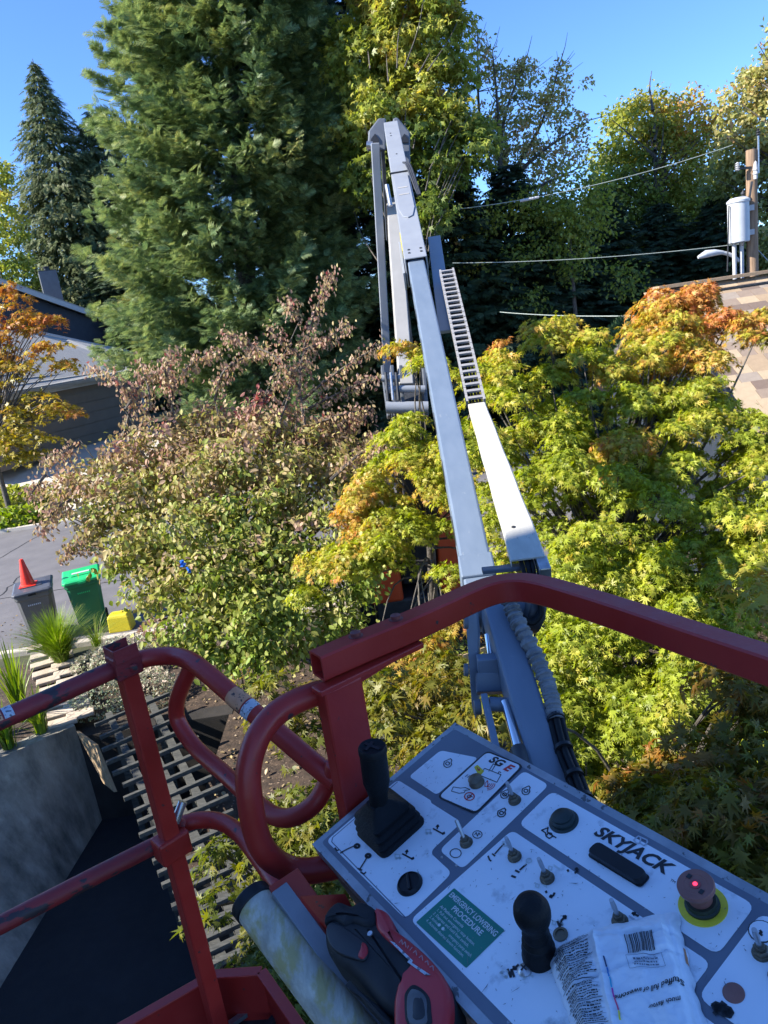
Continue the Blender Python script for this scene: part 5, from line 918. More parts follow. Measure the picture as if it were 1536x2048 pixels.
# aluminium lip round the face and the grey face sheet
LIPM = pmat('brushed_lip', (.22, .25, .28), (.42, .45, .48), 14, .38, metal=.55, wear=(.10, .11, .12), wscale=50, wth=.6)
b = MB(); o_, i_ = [(0, -.002), (UL, -.002), (UL, VL), (0, VL)], [(.013, .012), (UL - .013, .012), (UL - .013, VL - .013), (.013, VL - .013)]
vs = [(x, y, .0015) for x, y in o_] + [(x, y, .0015) for x, y in i_] + [(x, y, -.022) for x, y in o_]
b.add(vs, [(0, 1, 5, 4), (1, 2, 6, 5), (2, 3, 7, 6), (3, 0, 4, 7), (8, 9, 1, 0), (9, 10, 2, 1), (10, 11, 3, 2), (11, 8, 0, 3)]); pb_(b, 'metal_lip', LIPM)
def rpoly(pts, r=.006, n=4):
    out = []; k = len(pts)
    ar = sum(pts[i][0] * pts[(i + 1) % k][1] - pts[(i + 1) % k][0] * pts[i][1] for i in range(k))
    if ar < 0: pts = pts[::-1]
    for i in range(k):
        p, a, c = Vector((*pts[i], 0)), Vector((*pts[i - 1], 0)), Vector((*pts[(i + 1) % k], 0)); da, dc = (a - p), (c - p); q = min(r, da.length * .45, dc.length * .45); s0, s1 = p + da.normalized() * q, p + dc.normalized() * q
        for j in range(n + 1): u = j / n; w_ = (s0 * (1 - u) ** 2 + p * 2 * u * (1 - u) + s1 * u * u); out.append((w_.x, w_.y))
    return out
def flat(name, pts, h, m, r=.006, parent=None, th=.0004):
    q = rpoly(pts, r) if r else pts; b = MB()
    if not r and sum(q[i][0] * q[(i + 1) % len(q)][1] - q[(i + 1) % len(q)][0] * q[i][1] for i in range(len(q))) < 0: q = q[::-1]
    b.rings([[(x, y, h - th) for x, y in q], [(x, y, h) for x, y in q]]); return pb_(b, name, m, parent)
FACE = flat('face_sheet', [(.012, .010), (UL - .012, .010), (UL - .012, VL - .012), (.012, VL - .012)], .0022, PGREY, .008)
flat('white_field', [(.018, .017), (.018, .166), (.108, .171), (.113, .188 - .02), (.186, .172), (.186, .108), (.242, .106), (.243, .020)], .0030, WHITE, .010)
flat('white_field', [(.031, .182), (.033, .252), (.108, .276), (.108, .184)], .0030, WHITE, .008)
flat('white_field', [(.196, .119), (.196, .296), (.250, .296), (.250, .119)], .0030, WHITE, .010)
flat('white_field', [(.262, .219), (.262, .290), (.570, .292), (.570, .219)], .0030, WHITE, .012)
flat('white_field', [(.250, .024), (.262, .206), (.570, .208), (.570, .024)], .0030, WHITE, .010)
flat('white_field', [(.579, .170), (.579, .288), (.84, .288), (.84, .170)], .0030, WHITE, .012)
flat('white_field', [(.579, .024), (.579, .158), (.84, .158), (.84, .024)], .0030, WHITE, .012)
# thin outline on the near left field
fr_ = [(.0225, .160), (.0225, .026), (.030, .021), (.24, .023)]; b = MB(); b.beam((.0225, .163, .0031), (.0225, .027, .0031), .0014, .0004).beam((.0225, .027, .0032), (.029, .0215, .0032), .0014, .0004).beam((.029, .0215, .0031), (.240, .0215, .0031), .0014, .0004); pb_(b, 'border_line', PGREY)
SG = [A1(918, 512), A1(1232, 222), A1(1458, 312), A1(1158, 617)]
flat('border_line', [(x + dx, y + dy) for (x, y), (dx, dy) in zip(SG, [(-.003, -.003), (-.003, .003), (.003, .003), (.003, -.003)])], .0034, INK, .010); flat('sticker', SG, .0038, WHITE, .009)
def text(s_, u, v, size, m, h=.0038, shear=0, bold=0, sx=1, rot=0, align='LEFT', parent=None, name='lettering', sp=1, ln=1):
    cu = bpy.data.curves.new('t', 'FONT'); cu.body = s_; cu.size = size; cu.shear = shear; cu.offset = bold * size; cu.align_x = align; cu.space_character = sp; cu.space_line = ln; cu.resolution_u = 3
    o = bpy.data.objects.new('t', cu); COL.objects.link(o); bpy.context.view_layer.update(); dg = bpy.context.evaluated_depsgraph_get()
    me = bpy.data.meshes.new_from_object(o.evaluated_get(dg)); bpy.data.objects.remove(o); me.name = name
    M = Matrix.Translation((u, v, h)) @ Matrix.Rotation(rot, 4, 'Z') @ Matrix.Diagonal((sx, 1, 1, 1)); me.transform(M); me.materials.clear(); me.materials.append(m)
    o = bpy.data.objects.new(name, me); COL.objects.link(o); o.parent = parent or CPN; return o
def along(a, b_): return math.atan2(b_[1] - a[1], b_[0] - a[0]), math.hypot(b_[0] - a[0], b_[1] - a[1])
a, b_ = A1(1245, 262), A1(1438, 352); rt, ln_ = along(a, b_)
text('SG', *A1(1240, 282), .019, INK, .0042, .25, .04, 1.2, rt); text('E', *A1(1336, 334), .019, RINK, .0042, .3, .04, 1.2, rt)
a, b_ = A2(385, 765), A2(880, 1045); rt, ln_ = along(a, b_); tx = text('SKYJACK', a[0], a[1] + .002, .024, INK, .0036, .28, .035, 1.0, rt)
w_ = max(v.co.x for v in tx.data.vertices) - min(v.co.x for v in tx.data.vertices); bpy.data.objects.remove(tx); text('SKYJACK', a[0], a[1] + .002, .024, INK, .0036, .28, .035, ln_ / w_ * .99, rt)
text('TM', *A2(895, 1068), .005, INK, .0036)
GS = [A1(768, 1340), A1(1018, 1115), A1(1350, 1392), A1(1097, 1641)]; flat('green_sticker', GS, .0036, GREEN, .002)
u0, v1 = GS[1][0], GS[1][1]; gu = GS[2][0] - GS[1][0]; GW = pmat('sticker_white', (.55, .62, .62), (.62, .68, .68), 30, .5); um = (GS[1][0] + GS[2][0]) / 2
def fit(s_, u, v, size, wid, align='CENTER', **k):
    o = text(s_, u, v, size, GW, .0040, align=align, **k); w_ = max(q.co.x for q in o.data.vertices) - min(q.co.x for q in o.data.vertices)
    if w_ > wid: bpy.data.objects.remove(o); o = text(s_, u, v, size, GW, .0040, align=align, sx=wid / w_, **k)
    return o
fit('EMERGENCY LOWERING', um, v1 - .0125, .0105, gu * .93, bold=.018); fit('PROCEDURE', um + .001, v1 - .0235, .0105, gu * .6, bold=.018)
for i, s_ in enumerate(('At Platform Controls', '1. Pull out emergency stop button.', '2. Depress and hold foot switch.', '3. Activate       or       emergency pump switch.', '4. Activate desired boom function.')): fit(s_, u0 + .006, v1 - .031 - i * .0062, .0056, gu * .86, 'LEFT', bold=.01 if i == 0 else 0)
for x in (.026, .034): flat('sticker_dot', [(u0 + x + .0022 * math.cos(a), v1 - .0478 + .0022 * math.sin(a)) for a in [k * .785 for k in range(8)]], .0042, GW, 0)
# drawn symbols: strokes and rings
def strokes(name, segs, m, wd=.0011, h=.0036, f=A1):
    b = MB()
    for sg in segs:
        p = [f(*q) if f else q for q in sg]
        for i in range(len(p) - 1):
            a, c = Vector((*p[i], h)), Vector((*p[i + 1], h)); t = (c - a)
            if t.length < 1e-5: continue
            t.normalize(); n_ = Vector((-t.y, t.x, 0)) * wd * .72; a2, c2 = a - t * wd * .3, c + t * wd * .3; b.add([a2 - n_, c2 - n_, c2 + n_, a2 + n_], [(0, 1, 2, 3)])
    return pb_(b, name, m)
def circ(c, r, f=A1, n=14, a0=0, a1=6.283):
    return [(c[0] + r * math.cos(a0 + (a1 - a0) * i / n), c[1] + r * .8 * math.sin(a0 + (a1 - a0) * i / n)) for i in range(n + 1)]
eng = lambda x, y, s=1: [[(x + s * a, y + s * c) for a, c in ((-26, 5), (-22, -14), (-6, -20), (4, -26), (20, -32), (28, -20), (22, -8), (26, 8), (14, 22), (-8, 26), (-22, 18), (-26, 5))], circ((x, y), 13 * s)]
strokes('engine_symbol', eng(974, 296), INK); strokes('engine_symbol', eng(1348, 500) + [[(1335, 490), (1362, 512)]], INK); strokes('engine_symbol', eng(1488, 476), INK); strokes('engine_symbol', eng(1328, 622), INK, .0013)
strokes('round_symbol', [circ((1027, 886), 37)], INK, .0009); strokes('round_symbol', [circ((1170, 763), 31), [(1152, 765), (1162, 750), (1170, 775), (1180, 752), (1188, 765)]], INK, .0009)
mach = lambda x, y, sx, sy: [[(x, y), (x + 55 * sx, y + 60 * sy)], [(x + 48 * sx, y + 62 * sy), (x + 66 * sx, y + 72 * sy)]]
strokes('boom_symbol', [[(365, 836), (320, 856), (275, 880)], circ((380, 838), 18), circ((382, 838), 10), [(235, 850), (248, 868), (262, 862)], [(270, 884), (288, 876)]], INK, .0018)
strokes('boom_symbol', [[(450, 905), (430, 940), (400, 988)], circ((453, 902), 18), circ((453, 902), 9), [(385, 985), (412, 997)], [(405, 1010), (425, 1022), (438, 1010)]], INK, .0018)
for o1x, o1y, ud in ((850, 740, -1), (648, 905, -1)):
    strokes('machine_symbol', [[(o1x - 18, o1y - 12), (o1x + 12, o1y - 10), (o1x + 10, o1y + 10), (o1x - 18, o1y + 8), (o1x - 18, o1y - 12)], circ((o1x - 10, o1y + 16), 6), circ((o1x + 14, o1y + 14), 6)], GW, .0012)
    strokes('arrow_symbol', [[(o1x + 30, o1y - 16), (o1x + 92, o1y + 18)], [(o1x + 56, o1y - 14), (o1x + 60, o1y - 38)] if ud < 0 else [], [(o1x + 50, o1y - 28), (o1x + 60, o1y - 40), (o1x + 66, o1y - 28)]], INK, .0016)
    flat('arrow_block', [A1(o1x + 86, o1y + 12), A1(o1x + 106, o1y + 4), A1(o1x + 108, o1y + 18), A1(o1x + 90, o1y + 26)], .0037, INK, 0)
strokes('boom_symbol', [[(1345, 825), (1320, 850), (1285, 890)], [(1240, 905), (1250, 930), (1260, 938)], [(1268, 890), (1285, 905)]], INK, .0016); strokes('machine_symbol', [circ((1352, 825), 18), [(1335, 808), (1375, 850)]], GW, .0012)
strokes('boom_symbol', [[(1490, 960), (1450, 995)], [(1395, 1035), (1420, 1045)], [(1420, 1000), (1445, 1012)]], INK, .002); strokes('machine_symbol', [circ((1508, 935), 18), [(1480, 965), (1520, 920)]], GW, .0012)
# SGE sticker drawing
strokes('hand_symbol', [[(1000, 480), (1012, 452), (1060, 460), (1090, 456), (1122, 470), (1090, 476), (1085, 490), (1050, 494), (1000, 480)], [(1090, 385), (1108, 372)], [(1104, 390), (1122, 377)]], INK, .0009, .0042)
strokes('part_drawing', [[(1185, 375), (1218, 330), (1325, 372), (1298, 422), (1185, 375)], [(1250, 340), (1275, 300), (1288, 308), (1266, 345)], [(1305, 366), (1312, 352), (1325, 358)]], INK, .0010, .0042)
flat('yellow_mark', [A1(1148, 322), A1(1170, 306), A1(1215, 348), A1(1190, 375), A1(1172, 365)], .0042, YEL, .002); strokes('arrow_symbol', [[(1168, 325), (1182, 345)], [(1172, 340), (1184, 345), (1186, 332)]], RINK, .0011, .0044)
strokes('sound_waves', [circ((1232, 430), rr_, n=6, a0=0, a1=1.5) for rr_ in (18, 30, 42, 54)] + [[(1220, 430), (1238, 410), (1240, 450), (1220, 450), (1220, 430)]], RINK, .0009, .0042)
strokes('prohibition_ring', [circ((1118, 515), 32), [(1098, 535), (1140, 496)]], RINK, .0014, .0042); strokes('bell_symbol', [circ((1116, 515), 12, n=8), [(1128, 508), (1138, 520)]], INK, .0009, .0042)
text('SGE-0024', *A1(1056, 588), .0038, INK, .0042, 0, .02, 1.6, along(A1(1056, 588), A1(1130, 612))[0])
# right-hand part: horn, book, arrows, lettering badges
strokes('horn_symbol', [[(55, 735), (90, 722), (98, 718), (92, 745), (108, 760), (150, 785)], [(55, 735), (80, 752), (85, 775), (105, 790), (128, 775), (118, 755), (98, 752), (90, 768)]], INK, .0013, f=A2)
strokes('book_symbol', [[(660, 800), (690, 775), (745, 800), (750, 815), (728, 838), (700, 822), (676, 822), (660, 800)], [(706, 785), (700, 820)]], PALE, .0014, f=A2)
for x, y in ((115, 985), (30, 1100), (610, 1320), (140, 1345), (-60, 1690)):
    strokes('machine_symbol', [[(x - 12, y - 14), (x + 10, y - 8), (x + 6, y + 14), (x - 14, y + 8), (x - 12, y - 14)], [(x + 20, y - 22), (x + 60, y + 5)], [(x + 22, y - 14), (x + 60, y + 12)]], GW if x < 500 else PALE, .0011, f=A2)
for x, y in ((228, 1002), (85, 1142)): flat('arrow_block', [A2(x - 9, y - 4), A2(x + 4, y - 12), A2(x + 10, y + 2), A2(x - 2, y + 10)], .0037, INK, 0)
strokes('arrow_symbol', [[(275, 1018), (288, 1005), (285, 985)], [(276, 994), (286, 984), (292, 996)], [(140, 1148), (132, 1165), (112, 1172)], [(120, 1162), (110, 1172), (124, 1178)], [(690, 1300), (655, 1282)], [(664, 1294), (652, 1280), (672, 1280)], [(185, 1330), (212, 1302)], [(196, 1302), (214, 1300), (212, 1318)], [(160, 1335), (175, 1370), (182, 1335), (190, 1360)]], INK, .002, f=A2)
strokes('arrow_symbol', [[(1370, 1650), (1390, 1700), (1395, 1650), (1412, 1698)], [(1440, 1620), (1412, 1645)], [(1408, 1630), (1410, 1648), (1428, 1648)]], INK, .002)
strokes('machine_symbol', [[(1335, 1655), (1370, 1662), (1365, 1700), (1335, 1690), (1335, 1655)], circ((1328, 1672), 8), circ((1358, 1700), 8), [(1470, 1715), (1490, 1700)]], GW, .0012)
flat('badge_ring', [(uv(1524, 1867)[0] + .013 * math.cos(a), uv(1524, 1867)[1] + .013 * math.sin(a)) for a in [k * .4 for k in range(16)]], .0036, INK, 0); flat('badge_face', [(uv(1524, 1867)[0] + .0118 * math.cos(a), uv(1524, 1867)[1] + .0118 * math.sin(a)) for a in [k * .4 for k in range(16)]], .0040, WHITE, 0)
strokes('lightning_symbol', [[(1490, 1400), (1500, 1412), (1488, 1418), (1502, 1432)]], INK, .0018, .0044, f=A2)
strokes('machine_symbol', [[(1180, 1888), (1200, 1875), (1240, 1890), (1290, 1910), (1305, 1935), (1290, 1960), (1250, 1950), (1200, 1925), (1180, 1888)], circ((1215, 1905), 16), circ((1270, 1930), 18), [(1235, 1870), (1262, 1890)], [(1190, 1930), (1205, 1945)]], INK, .003, f=A2)
# scratches and grime specks
b = MB()
for _ in range(420):
    u, v = rng.uniform(.02, .6), rng.uniform(.02, .29); a = rng.uniform(0, 6.28); l = rng.uniform(.0006, .0022) if rng.random() < .9 else rng.uniform(.003, .008); w_ = rng.uniform(.0003, .0009); c_, s_ = math.cos(a), math.sin(a)
    b.add([(u - c_ * l - s_ * w_, v - s_ * l + c_ * w_, .0046), (u + c_ * l, v + s_ * l, .0046), (u + c_ * l * .4 + s_ * w_, v + s_ * l * .4 - c_ * w_, .0046)], [(0, 1, 2)])
tag(pb_(b, 'grime_specks', pmat('grime', (.10, .115, .135), (.16, .18, .20), 30, .7)), kind='stuff')
# ---- toggles
def toggle(u, v, lean, hgt_=.026):
    o = empty('toggle_switch', (u, v, .003)); o.parent = CPN
    pb_(MB().lathe([(.0095, 0), (.0095, .002), (.0085, .0025), (.0085, .0065), (.0070, .008), (.0055, .008), (.0055, .012), (0, .012)], k=6), 'nut', NUT, o)
    pb_(MB().lathe([(.0098, 0), (.0098, .0016), (0, .0016)], k=20), 'washer', NUT, o)
    L_ = Vector((lean[0], lean[1], 1)).normalized(); pb_(MB().tube([Vector((0, 0, .010)), Vector((0, 0, .010)) + L_ * hgt_ * .6, Vector((0, 0, .010)) + L_ * hgt_], [.0024, .0032, .0026], 10), 'lever', STEEL, o, True); return o
for (x, y), f_, ln_ in (((1415, 540), A1, (.0, .0)), ((1098, 818), A1, (-.55, .25)), ((1415, 910), A1, (0, 0)), ((93, 1052), A2, (0, .0)), ((570, 1335), A2, (0, 0)), ((1500, 1545), A2, (0, 0)), ((1610, 1700), A2, (0, 0))): toggle(*f_(x, y), ln_)
# push button on the sticker, screw heads
c_ = A1(1168, 428); pb_(MB().lathe([(.0125, .003), (.0125, .006), (.011, .008), (.0115, .013), (.008, .0155), (0, .016)], (c_[0], c_[1], .001), k=16), 'push_button', NUT, None, True)
c_ = A1(1483, 1655); sc1 = pb_(MB().lathe([(.0085, .003), (.0085, .005), (.006, .0075), (0, .0085)], (c_[0], c_[1], 0), k=20), 'screw', STEEL, None, True)
b = MB(); b.box((c_[0], c_[1], .0086), (.009, .0016, .0006)).box((c_[0], c_[1], .0087), (.0016, .009, .0006)); pb_(b, 'cross_slot', INK, sc1)
c_ = A2(180, 1420); pb_(MB().lathe([(.009, .003), (.009, .0045), (.006, .005), (.0055, .0035), (0, .0035)], (c_[0], c_[1], 0), k=20), 'screw', NUT, None, True)
for p in (A1(935, 910), A1(1030, 965)): pb_(MB().lathe([(.0022, .003), (.0018, .0042), (0, .0045)], (p[0], p[1], -.0006), k=10), 'rivet', STEEL)
# round black cap
c_ = A1(728, 1090); o = pb_(MB().lathe([(0.0188, 0.003), (0.0188, 0.0056), (0.0172, 0.008), (0.016, 0.0096), (0.0156, 0.0072), (0.0, 0.0072)], (c_[0], c_[1], 0), k=32), 'round_cap', PLASTIC, None, True)
b = MB(); b.box((c_[0], c_[1], .0095), (.027, .004, .004), Matrix.Rotation(-.5, 3, 'Z')); pb_(b, 'cap_bar', PLASTIC, o, bevel=.001)
# horn button
c_ = A2(200, 675); pb_(MB().lathe([(0.0209, 0.003), (0.0209, 0.0038), (0.01976, 0.00456), (0.0171, 0.00532), (0.0171, 0.00988), (0.0152, 0.0114), (0.01368, 0.01178), (0.01368, 0.01368), (0.01216, 0.01482), (0.0, 0.0152)], (c_[0], c_[1], 0), k=32), 'horn_button', pmat('dark_green_black', (.008, .018, .016), (.014, .03, .026), 20, .4), None, True)
# black bar cover
flat('bar_gasket', [A2(352, 905), A2(430, 832), A2(775, 1045), A2(705, 1122)], .0045, INK, .006)
q = rpoly([A2(358, 902), A2(430, 836), A2(768, 1044), A2(703, 1116)], .008); cx_, cy_ = sum(p[0] for p in q) / len(q), sum(p[1] for p in q) / len(q)
b = MB(); b.rings([[(cx_ + (x - cx_) * k, cy_ + (y - cy_) * k, h) for x, y in q] for h, k in ((.003, 1), (.011, .985), (.0135, .95))]); pb_(b, 'bar_cover', PLASTIC, None, True)
# emergency stop
c_ = uv(1407, 1815); es = empty('emergency_stop', (c_[0], c_[1], .003)); es.parent = CPN
pb_(MB().lathe([(.0265, 0), (.0265, .0012), (0, .0012)], k=40), 'yellow_ring', YEL, es, True); pb_(MB().lathe([(.019, .001), (.019, .004), (.017, .005), (.0165, .011), (0, .011)], k=30), 'collar', pmat('grimy_black', (.012, .018, .012), (.025, .035, .02), 30, .5), es, True)
pb_(MB().lathe([(0.01305, 0.009), (0.01305, 0.0162), (0.01395, 0.0216), (0.018, 0.0261), (0.01998, 0.0288), (0.02025, 0.03285), (0.01935, 0.03465), (0.0126, 0.03465), (0.01215, 0.0342), (0.0, 0.0342)], k=40), 'mushroom_head', BROWN, es, True)
pb_(MB().lathe([(.0058, .0343), (.0058, .0349), (0, .0350)], k=20), 'lens_ring', pmat('dim_lens', (.30, .05, .05), (.36, .07, .07), 30, .4), es, True)
em = bpy.data.materials.new('lit_red_lens'); em.use_nodes = True; pbn = em.node_tree.nodes['Principled BSDF']; pbn.inputs['Base Color'].default_value = (.5, .02, .04, 1); pbn.inputs['Emission Color'].default_value = (1, .03, .08, 1); pbn.inputs['Emission Strength'].default_value = 1.4
pb_(MB().lathe([(.0025, .0350), (.0025, .0353), (0, .0355)], k=14), 'red_light', em, es, True)
for dx in (-.0125, .0125): pb_(MB().box((dx * .85, dx * -.35, .0350), (.0045, .0055, .0006)), 'arrow_mark', INK, es)
# reddish blind button, low right
c_ = A2(1315, 1805); pb_(MB().lathe([(0.01064, 0.003), (0.01036, 0.00392), (0.00672, 0.00532), (0.0, 0.0056)], (c_[0], c_[1], 0), k=28), 'blind_button', BROWN, None, True)
# left joystick: bellows boot, stem and grip
c_ = (.095, .098); jk = empty('joystick', (c_[0] + .0, c_[1], .003)); jk.parent = CPN
def sq(w, h, r=.28, n=4):
    out = []
    for i in range(4):
        a0 = math.pi / 4 + i * math.pi / 2; cx0, cy0 = (1 if i in (0, 3) else -1) * w * (1 - r), (1 if i in (0, 1) else -1) * w * (1 - r)
        for j in range(n + 1): a = i * math.pi / 2 + j * math.pi / 2 / n; out.append((cx0 + w * r * math.cos(a), cy0 + w * r * math.sin(a), h))
    return out
b = MB(); b.rings([sq(w_ * .71, h_ * .86) for w_, h_ in ((.060, 0), (.061, .004), (.056, .008), (.059, .016), (.052, .021), (.056, .030), (.047, .035), (.050, .044), (.038, .050), (.033, .056), (.022, .062), (.019, .066))]); pb_(b, 'bellows_boot', RUBBER, jk, True)
T_ = uv(744, 1492, .150); ax_ = (Vector((T_[0] - c_[0], T_[1] - c_[1], .147)) - Vector((0, 0, .045))); AL = ax_.length; ax_.normalize(); Mj = ax_.to_track_quat('Z', 'Y').to_matrix(); jo = Vector((0, 0, .045))
b = MB(); b.lathe([(.015, 0), (.0145, .02), (.017, .032), (.0195, .042), (.0195, .044), (.0205, .046), (.0205, AL - .012), (.0215, AL - .011), (.0215, AL - .003), (.0195, AL), (.018, AL - .001), (0, AL - .002)], jo, Mj, 32); jg = pb_(b, 'grip', RUBBER, jk, True)
b = MB(); b.box(jo + Mj @ Vector((0, 0, AL - .0005)), (.028, .005, .0015), Mj @ Matrix.Rotation(.7, 3, 'Z')).box(jo + Mj @ Vector((.002, .004, AL - .0004)), (.005, .022, .0015), Mj @ Matrix.Rotation(.9, 3, 'Z')); pb_(b, 'top_mark', PLASTIC, jk)
# right joystick: ball-topped rubber knob
c_ = (.421, .098); jk = empty('joystick', (c_[0], c_[1], .003)); jk.parent = CPN
T_ = uv(1064, 1818, .080); Mk = Vector((T_[0] - c_[0], T_[1] - c_[1], .080)).to_track_quat('Z', 'Y').to_matrix()
pb_(MB().lathe([(0.02064, 0), (0.02064, 0.00344), (0.01806, 0.0086), (0.01935, 0.01548), (0.01634, 0.02064), (0.01763, 0.02752), (0.01419, 0.03268), (0.01591, 0.03956), (0.01333, 0.04558), (0.01419, 0.0516), (0.01548, 0.05504), (0.01849, 0.0602), (0.02064, 0.06794), (0.02107, 0.07396), (0.02021, 0.08084), (0.01677, 0.08772), (0.01032, 0.09202), (0.0, 0.09374)], (0, 0, 0), Mk, 36), 'knob', RUBBER, jk, True)
# ================================================================ cordless tool resting between console and tube
TH = .012
def TL(x, y, h=0.0): # outline point from the tool plane, which lies a little below the panel plane
    r_ = ray(600 + x / 3.282, 1440 + y / 3.282); q = PO + e1 * .30 + en_ * (.004 + h) ; t_ = q.dot(en_) / r_.dot(en_); return r_ * t_
TB = pmat('dusty_black_plastic', (.010, .011, .013), (.030, .031, .034), 22, .6, wear=(.13, .125, .12), wscale=45, wth=.66, wsoft=.12, spec=.25); TR = pmat('red_plastic', (.42, .018, .026), (.50, .03, .035), 14, .4, wear=(.12, .05, .05), wscale=60, wth=.70)
tool = empty('cordless_tool', tuple(TL(500, 1650, -.05)), 'red and black handheld power tool with dusty grip, lying against the console edge', 'power tool')
def toolpart(name, pts, h0, h1, m, parent=None, rnd=.012, grow=1.0, k=6):
    base = [TL(x, y, 0) for x, y in pts]; c = sum(base, Vector()) / len(base)
    loc = [((p - c).dot(e1), (p - c).dot(e2)) for p in base]
    if sum(loc[i][0] * loc[(i + 1) % len(loc)][1] - loc[(i + 1) % len(loc)][0] * loc[i][1] for i in range(len(loc))) < 0: loc = loc[::-1]
    # smooth the outline
    P_ = []
    for i in range(len(loc)):
        a, b_, c2, d2 = [Vector((*loc[(i + q) % len(loc)], 0)) for q in (-1, 0, 1, 2)]
        for t_ in (0, .33, .67): P_.append(.5 * ((2 * b_) + (c2 - a) * t_ + (2 * a - 5 * b_ + 4 * c2 - d2) * t_ ** 2 + (3 * b_ - a - 3 * c2 + d2) * t_ ** 3))
    n_ = len(P_); nor_ = []
    for i in range(n_): t_ = (P_[(i + 1) % n_] - P_[i - 1]).normalized(); nor_.append(Vector((-t_.y, t_.x, 0)))
    rings = []
    for j in range(k + 1): a = j / k * math.pi / 2; ins = rnd * (1 - math.cos(a)); hh = h1 - rnd + rnd * math.sin(a); rings.append([c + e1 * (p.x + q.x * ins) + e2 * (p.y + q.y * ins) + en_ * hh for p, q in zip(P_, nor_)])
    rings = [[c + e1 * p.x + e2 * p.y + en_ * h0 for p in P_]] + rings
    # softly domed top
    top = rings[-1]; ctr = sum(top, Vector()) / len(top); rings.append([p.lerp(ctr, .45) + en_ * .0015 for p in top])
    return MB().rings(rings).build(name, m, parent or tool, smooth=True)
toolpart('body', [(180, 1440), (205, 1330), (290, 1248), (350, 1262), (400, 1275), (450, 1248), (540, 1300), (640, 1380), (655, 1430), (760, 1510), (900, 1640), (1000, 1780), (1030, 1900), (1022, 2040), (980, 2160), (760, 2160), (640, 2000), (560, 1930), (400, 1740), (250, 1610), (195, 1540)], -.035, .018, TB, rnd=.017)
toolpart('red_shell', [(530, 1300), (600, 1320), (640, 1382), (655, 1435), (760, 1515), (900, 1645), (998, 1782), (1026, 1900), (1018, 2040), (960, 2150), (690, 2150), (655, 1960), (670, 1850), (690, 1790), (768, 1712), (762, 1665), (700, 1600), (560, 1470), (530, 1400)], .0, .0225, TR, rnd=.008)
toolpart('battery_opening', [(735, 1930), (745, 1870), (790, 1825), (850, 1850), (900, 1910), (912, 2000), (905, 2100), (760, 2100)], .018, .0255, TB, rnd=.003)
toolpart('battery_rim', [(755, 1940), (775, 1875), (800, 1860), (850, 1880), (885, 1930), (890, 2010), (885, 2090), (775, 2090)], .022, .0268, pmat('scuffed_grey_plastic', (.06, .06, .065), (.14, .14, .14), 30, .6), rnd=.002)
toolpart('battery_label', [(800, 1930), (855, 1925), (875, 1990), (870, 2060), (800, 2060)], .024, .0280, INK, rnd=.001)
toolpart('grip_cap', [(200, 1400), (215, 1330), (290, 1262), (380, 1290), (440, 1262), (530, 1310), (535, 1400), (470, 1430), (390, 1400), (330, 1420), (260, 1380)], .012, .0245, TB, rnd=.008)
toolpart('trigger_recess', [(212, 1440), (250, 1395), (330, 1430), (420, 1490), (480, 1545), (490, 1610), (455, 1650), (400, 1640), (300, 1600), (235, 1540)], .015, .0212, INK, rnd=.002)
toolpart('trigger', [(452, 1535), (480, 1550), (488, 1605), (455, 1645), (425, 1625), (440, 1580)], .016, .0235, TR, rnd=.003)
toolpart('rubber_overmould', [(345, 1760), (470, 1850), (590, 1960), (640, 2040), (610, 2080), (520, 1980), (420, 1870), (330, 1780)], .0, .012, TB, rnd=.006)
c_ = TL(460, 1402, .0245); MB().lathe([(.0035, -.001), (.0035, .001), (.0025, .0012), (0, .0003)], c_, Matrix((e1, e2, en_)).transposed(), 14).build('screw', STEEL, tool, smooth=True)
c_ = TL(862, 1712, .0222); MB().lathe([(.0028, -.001), (.0028, .0005), (0, .0002)], c_, Matrix((e1, e2, en_)).transposed(), 14).build('screw', INK, tool, smooth=True)
def toolflat(name, pts, h, m):
    q = [TL(x, y, h) for x, y in pts]; return MB().rings([[p - en_ * .0008 for p in q], q]).build(name, m, tool)
toolflat('white_flash', [(588, 1448), (622, 1462), (740, 1578), (732, 1592), (855, 1672), (822, 1674), (705, 1588), (712, 1574)][::-1], .0250, STW)
sg = [[(650, 1462), (668, 1440), (672, 1475), (690, 1455), (696, 1492)], [(705, 1500), (712, 1480)], [(720, 1512), (738, 1490)], [(742, 1528), (760, 1512), (766, 1545)], [(780, 1560), (800, 1545), (806, 1578)], [(818, 1590), (838, 1580), (842, 1610)], [(850, 1622), (872, 1612), (876, 1645)]]
b = MB()
for q in sg:
    for i in range(len(q) - 1):
        a, c2 = TL(*q[i], .0252), TL(*q[i + 1], .0252); t_ = (c2 - a).normalized(); n_ = en_.cross(t_) * .0006; b.add([a - n_, c2 - n_, c2 + n_, a + n_], [(0, 1, 2, 3)])
tag(b.build('worn_script', pmat('faded_print', (.32, .16, .17), (.42, .24, .25), 30, .6), tool), kind='stuff')
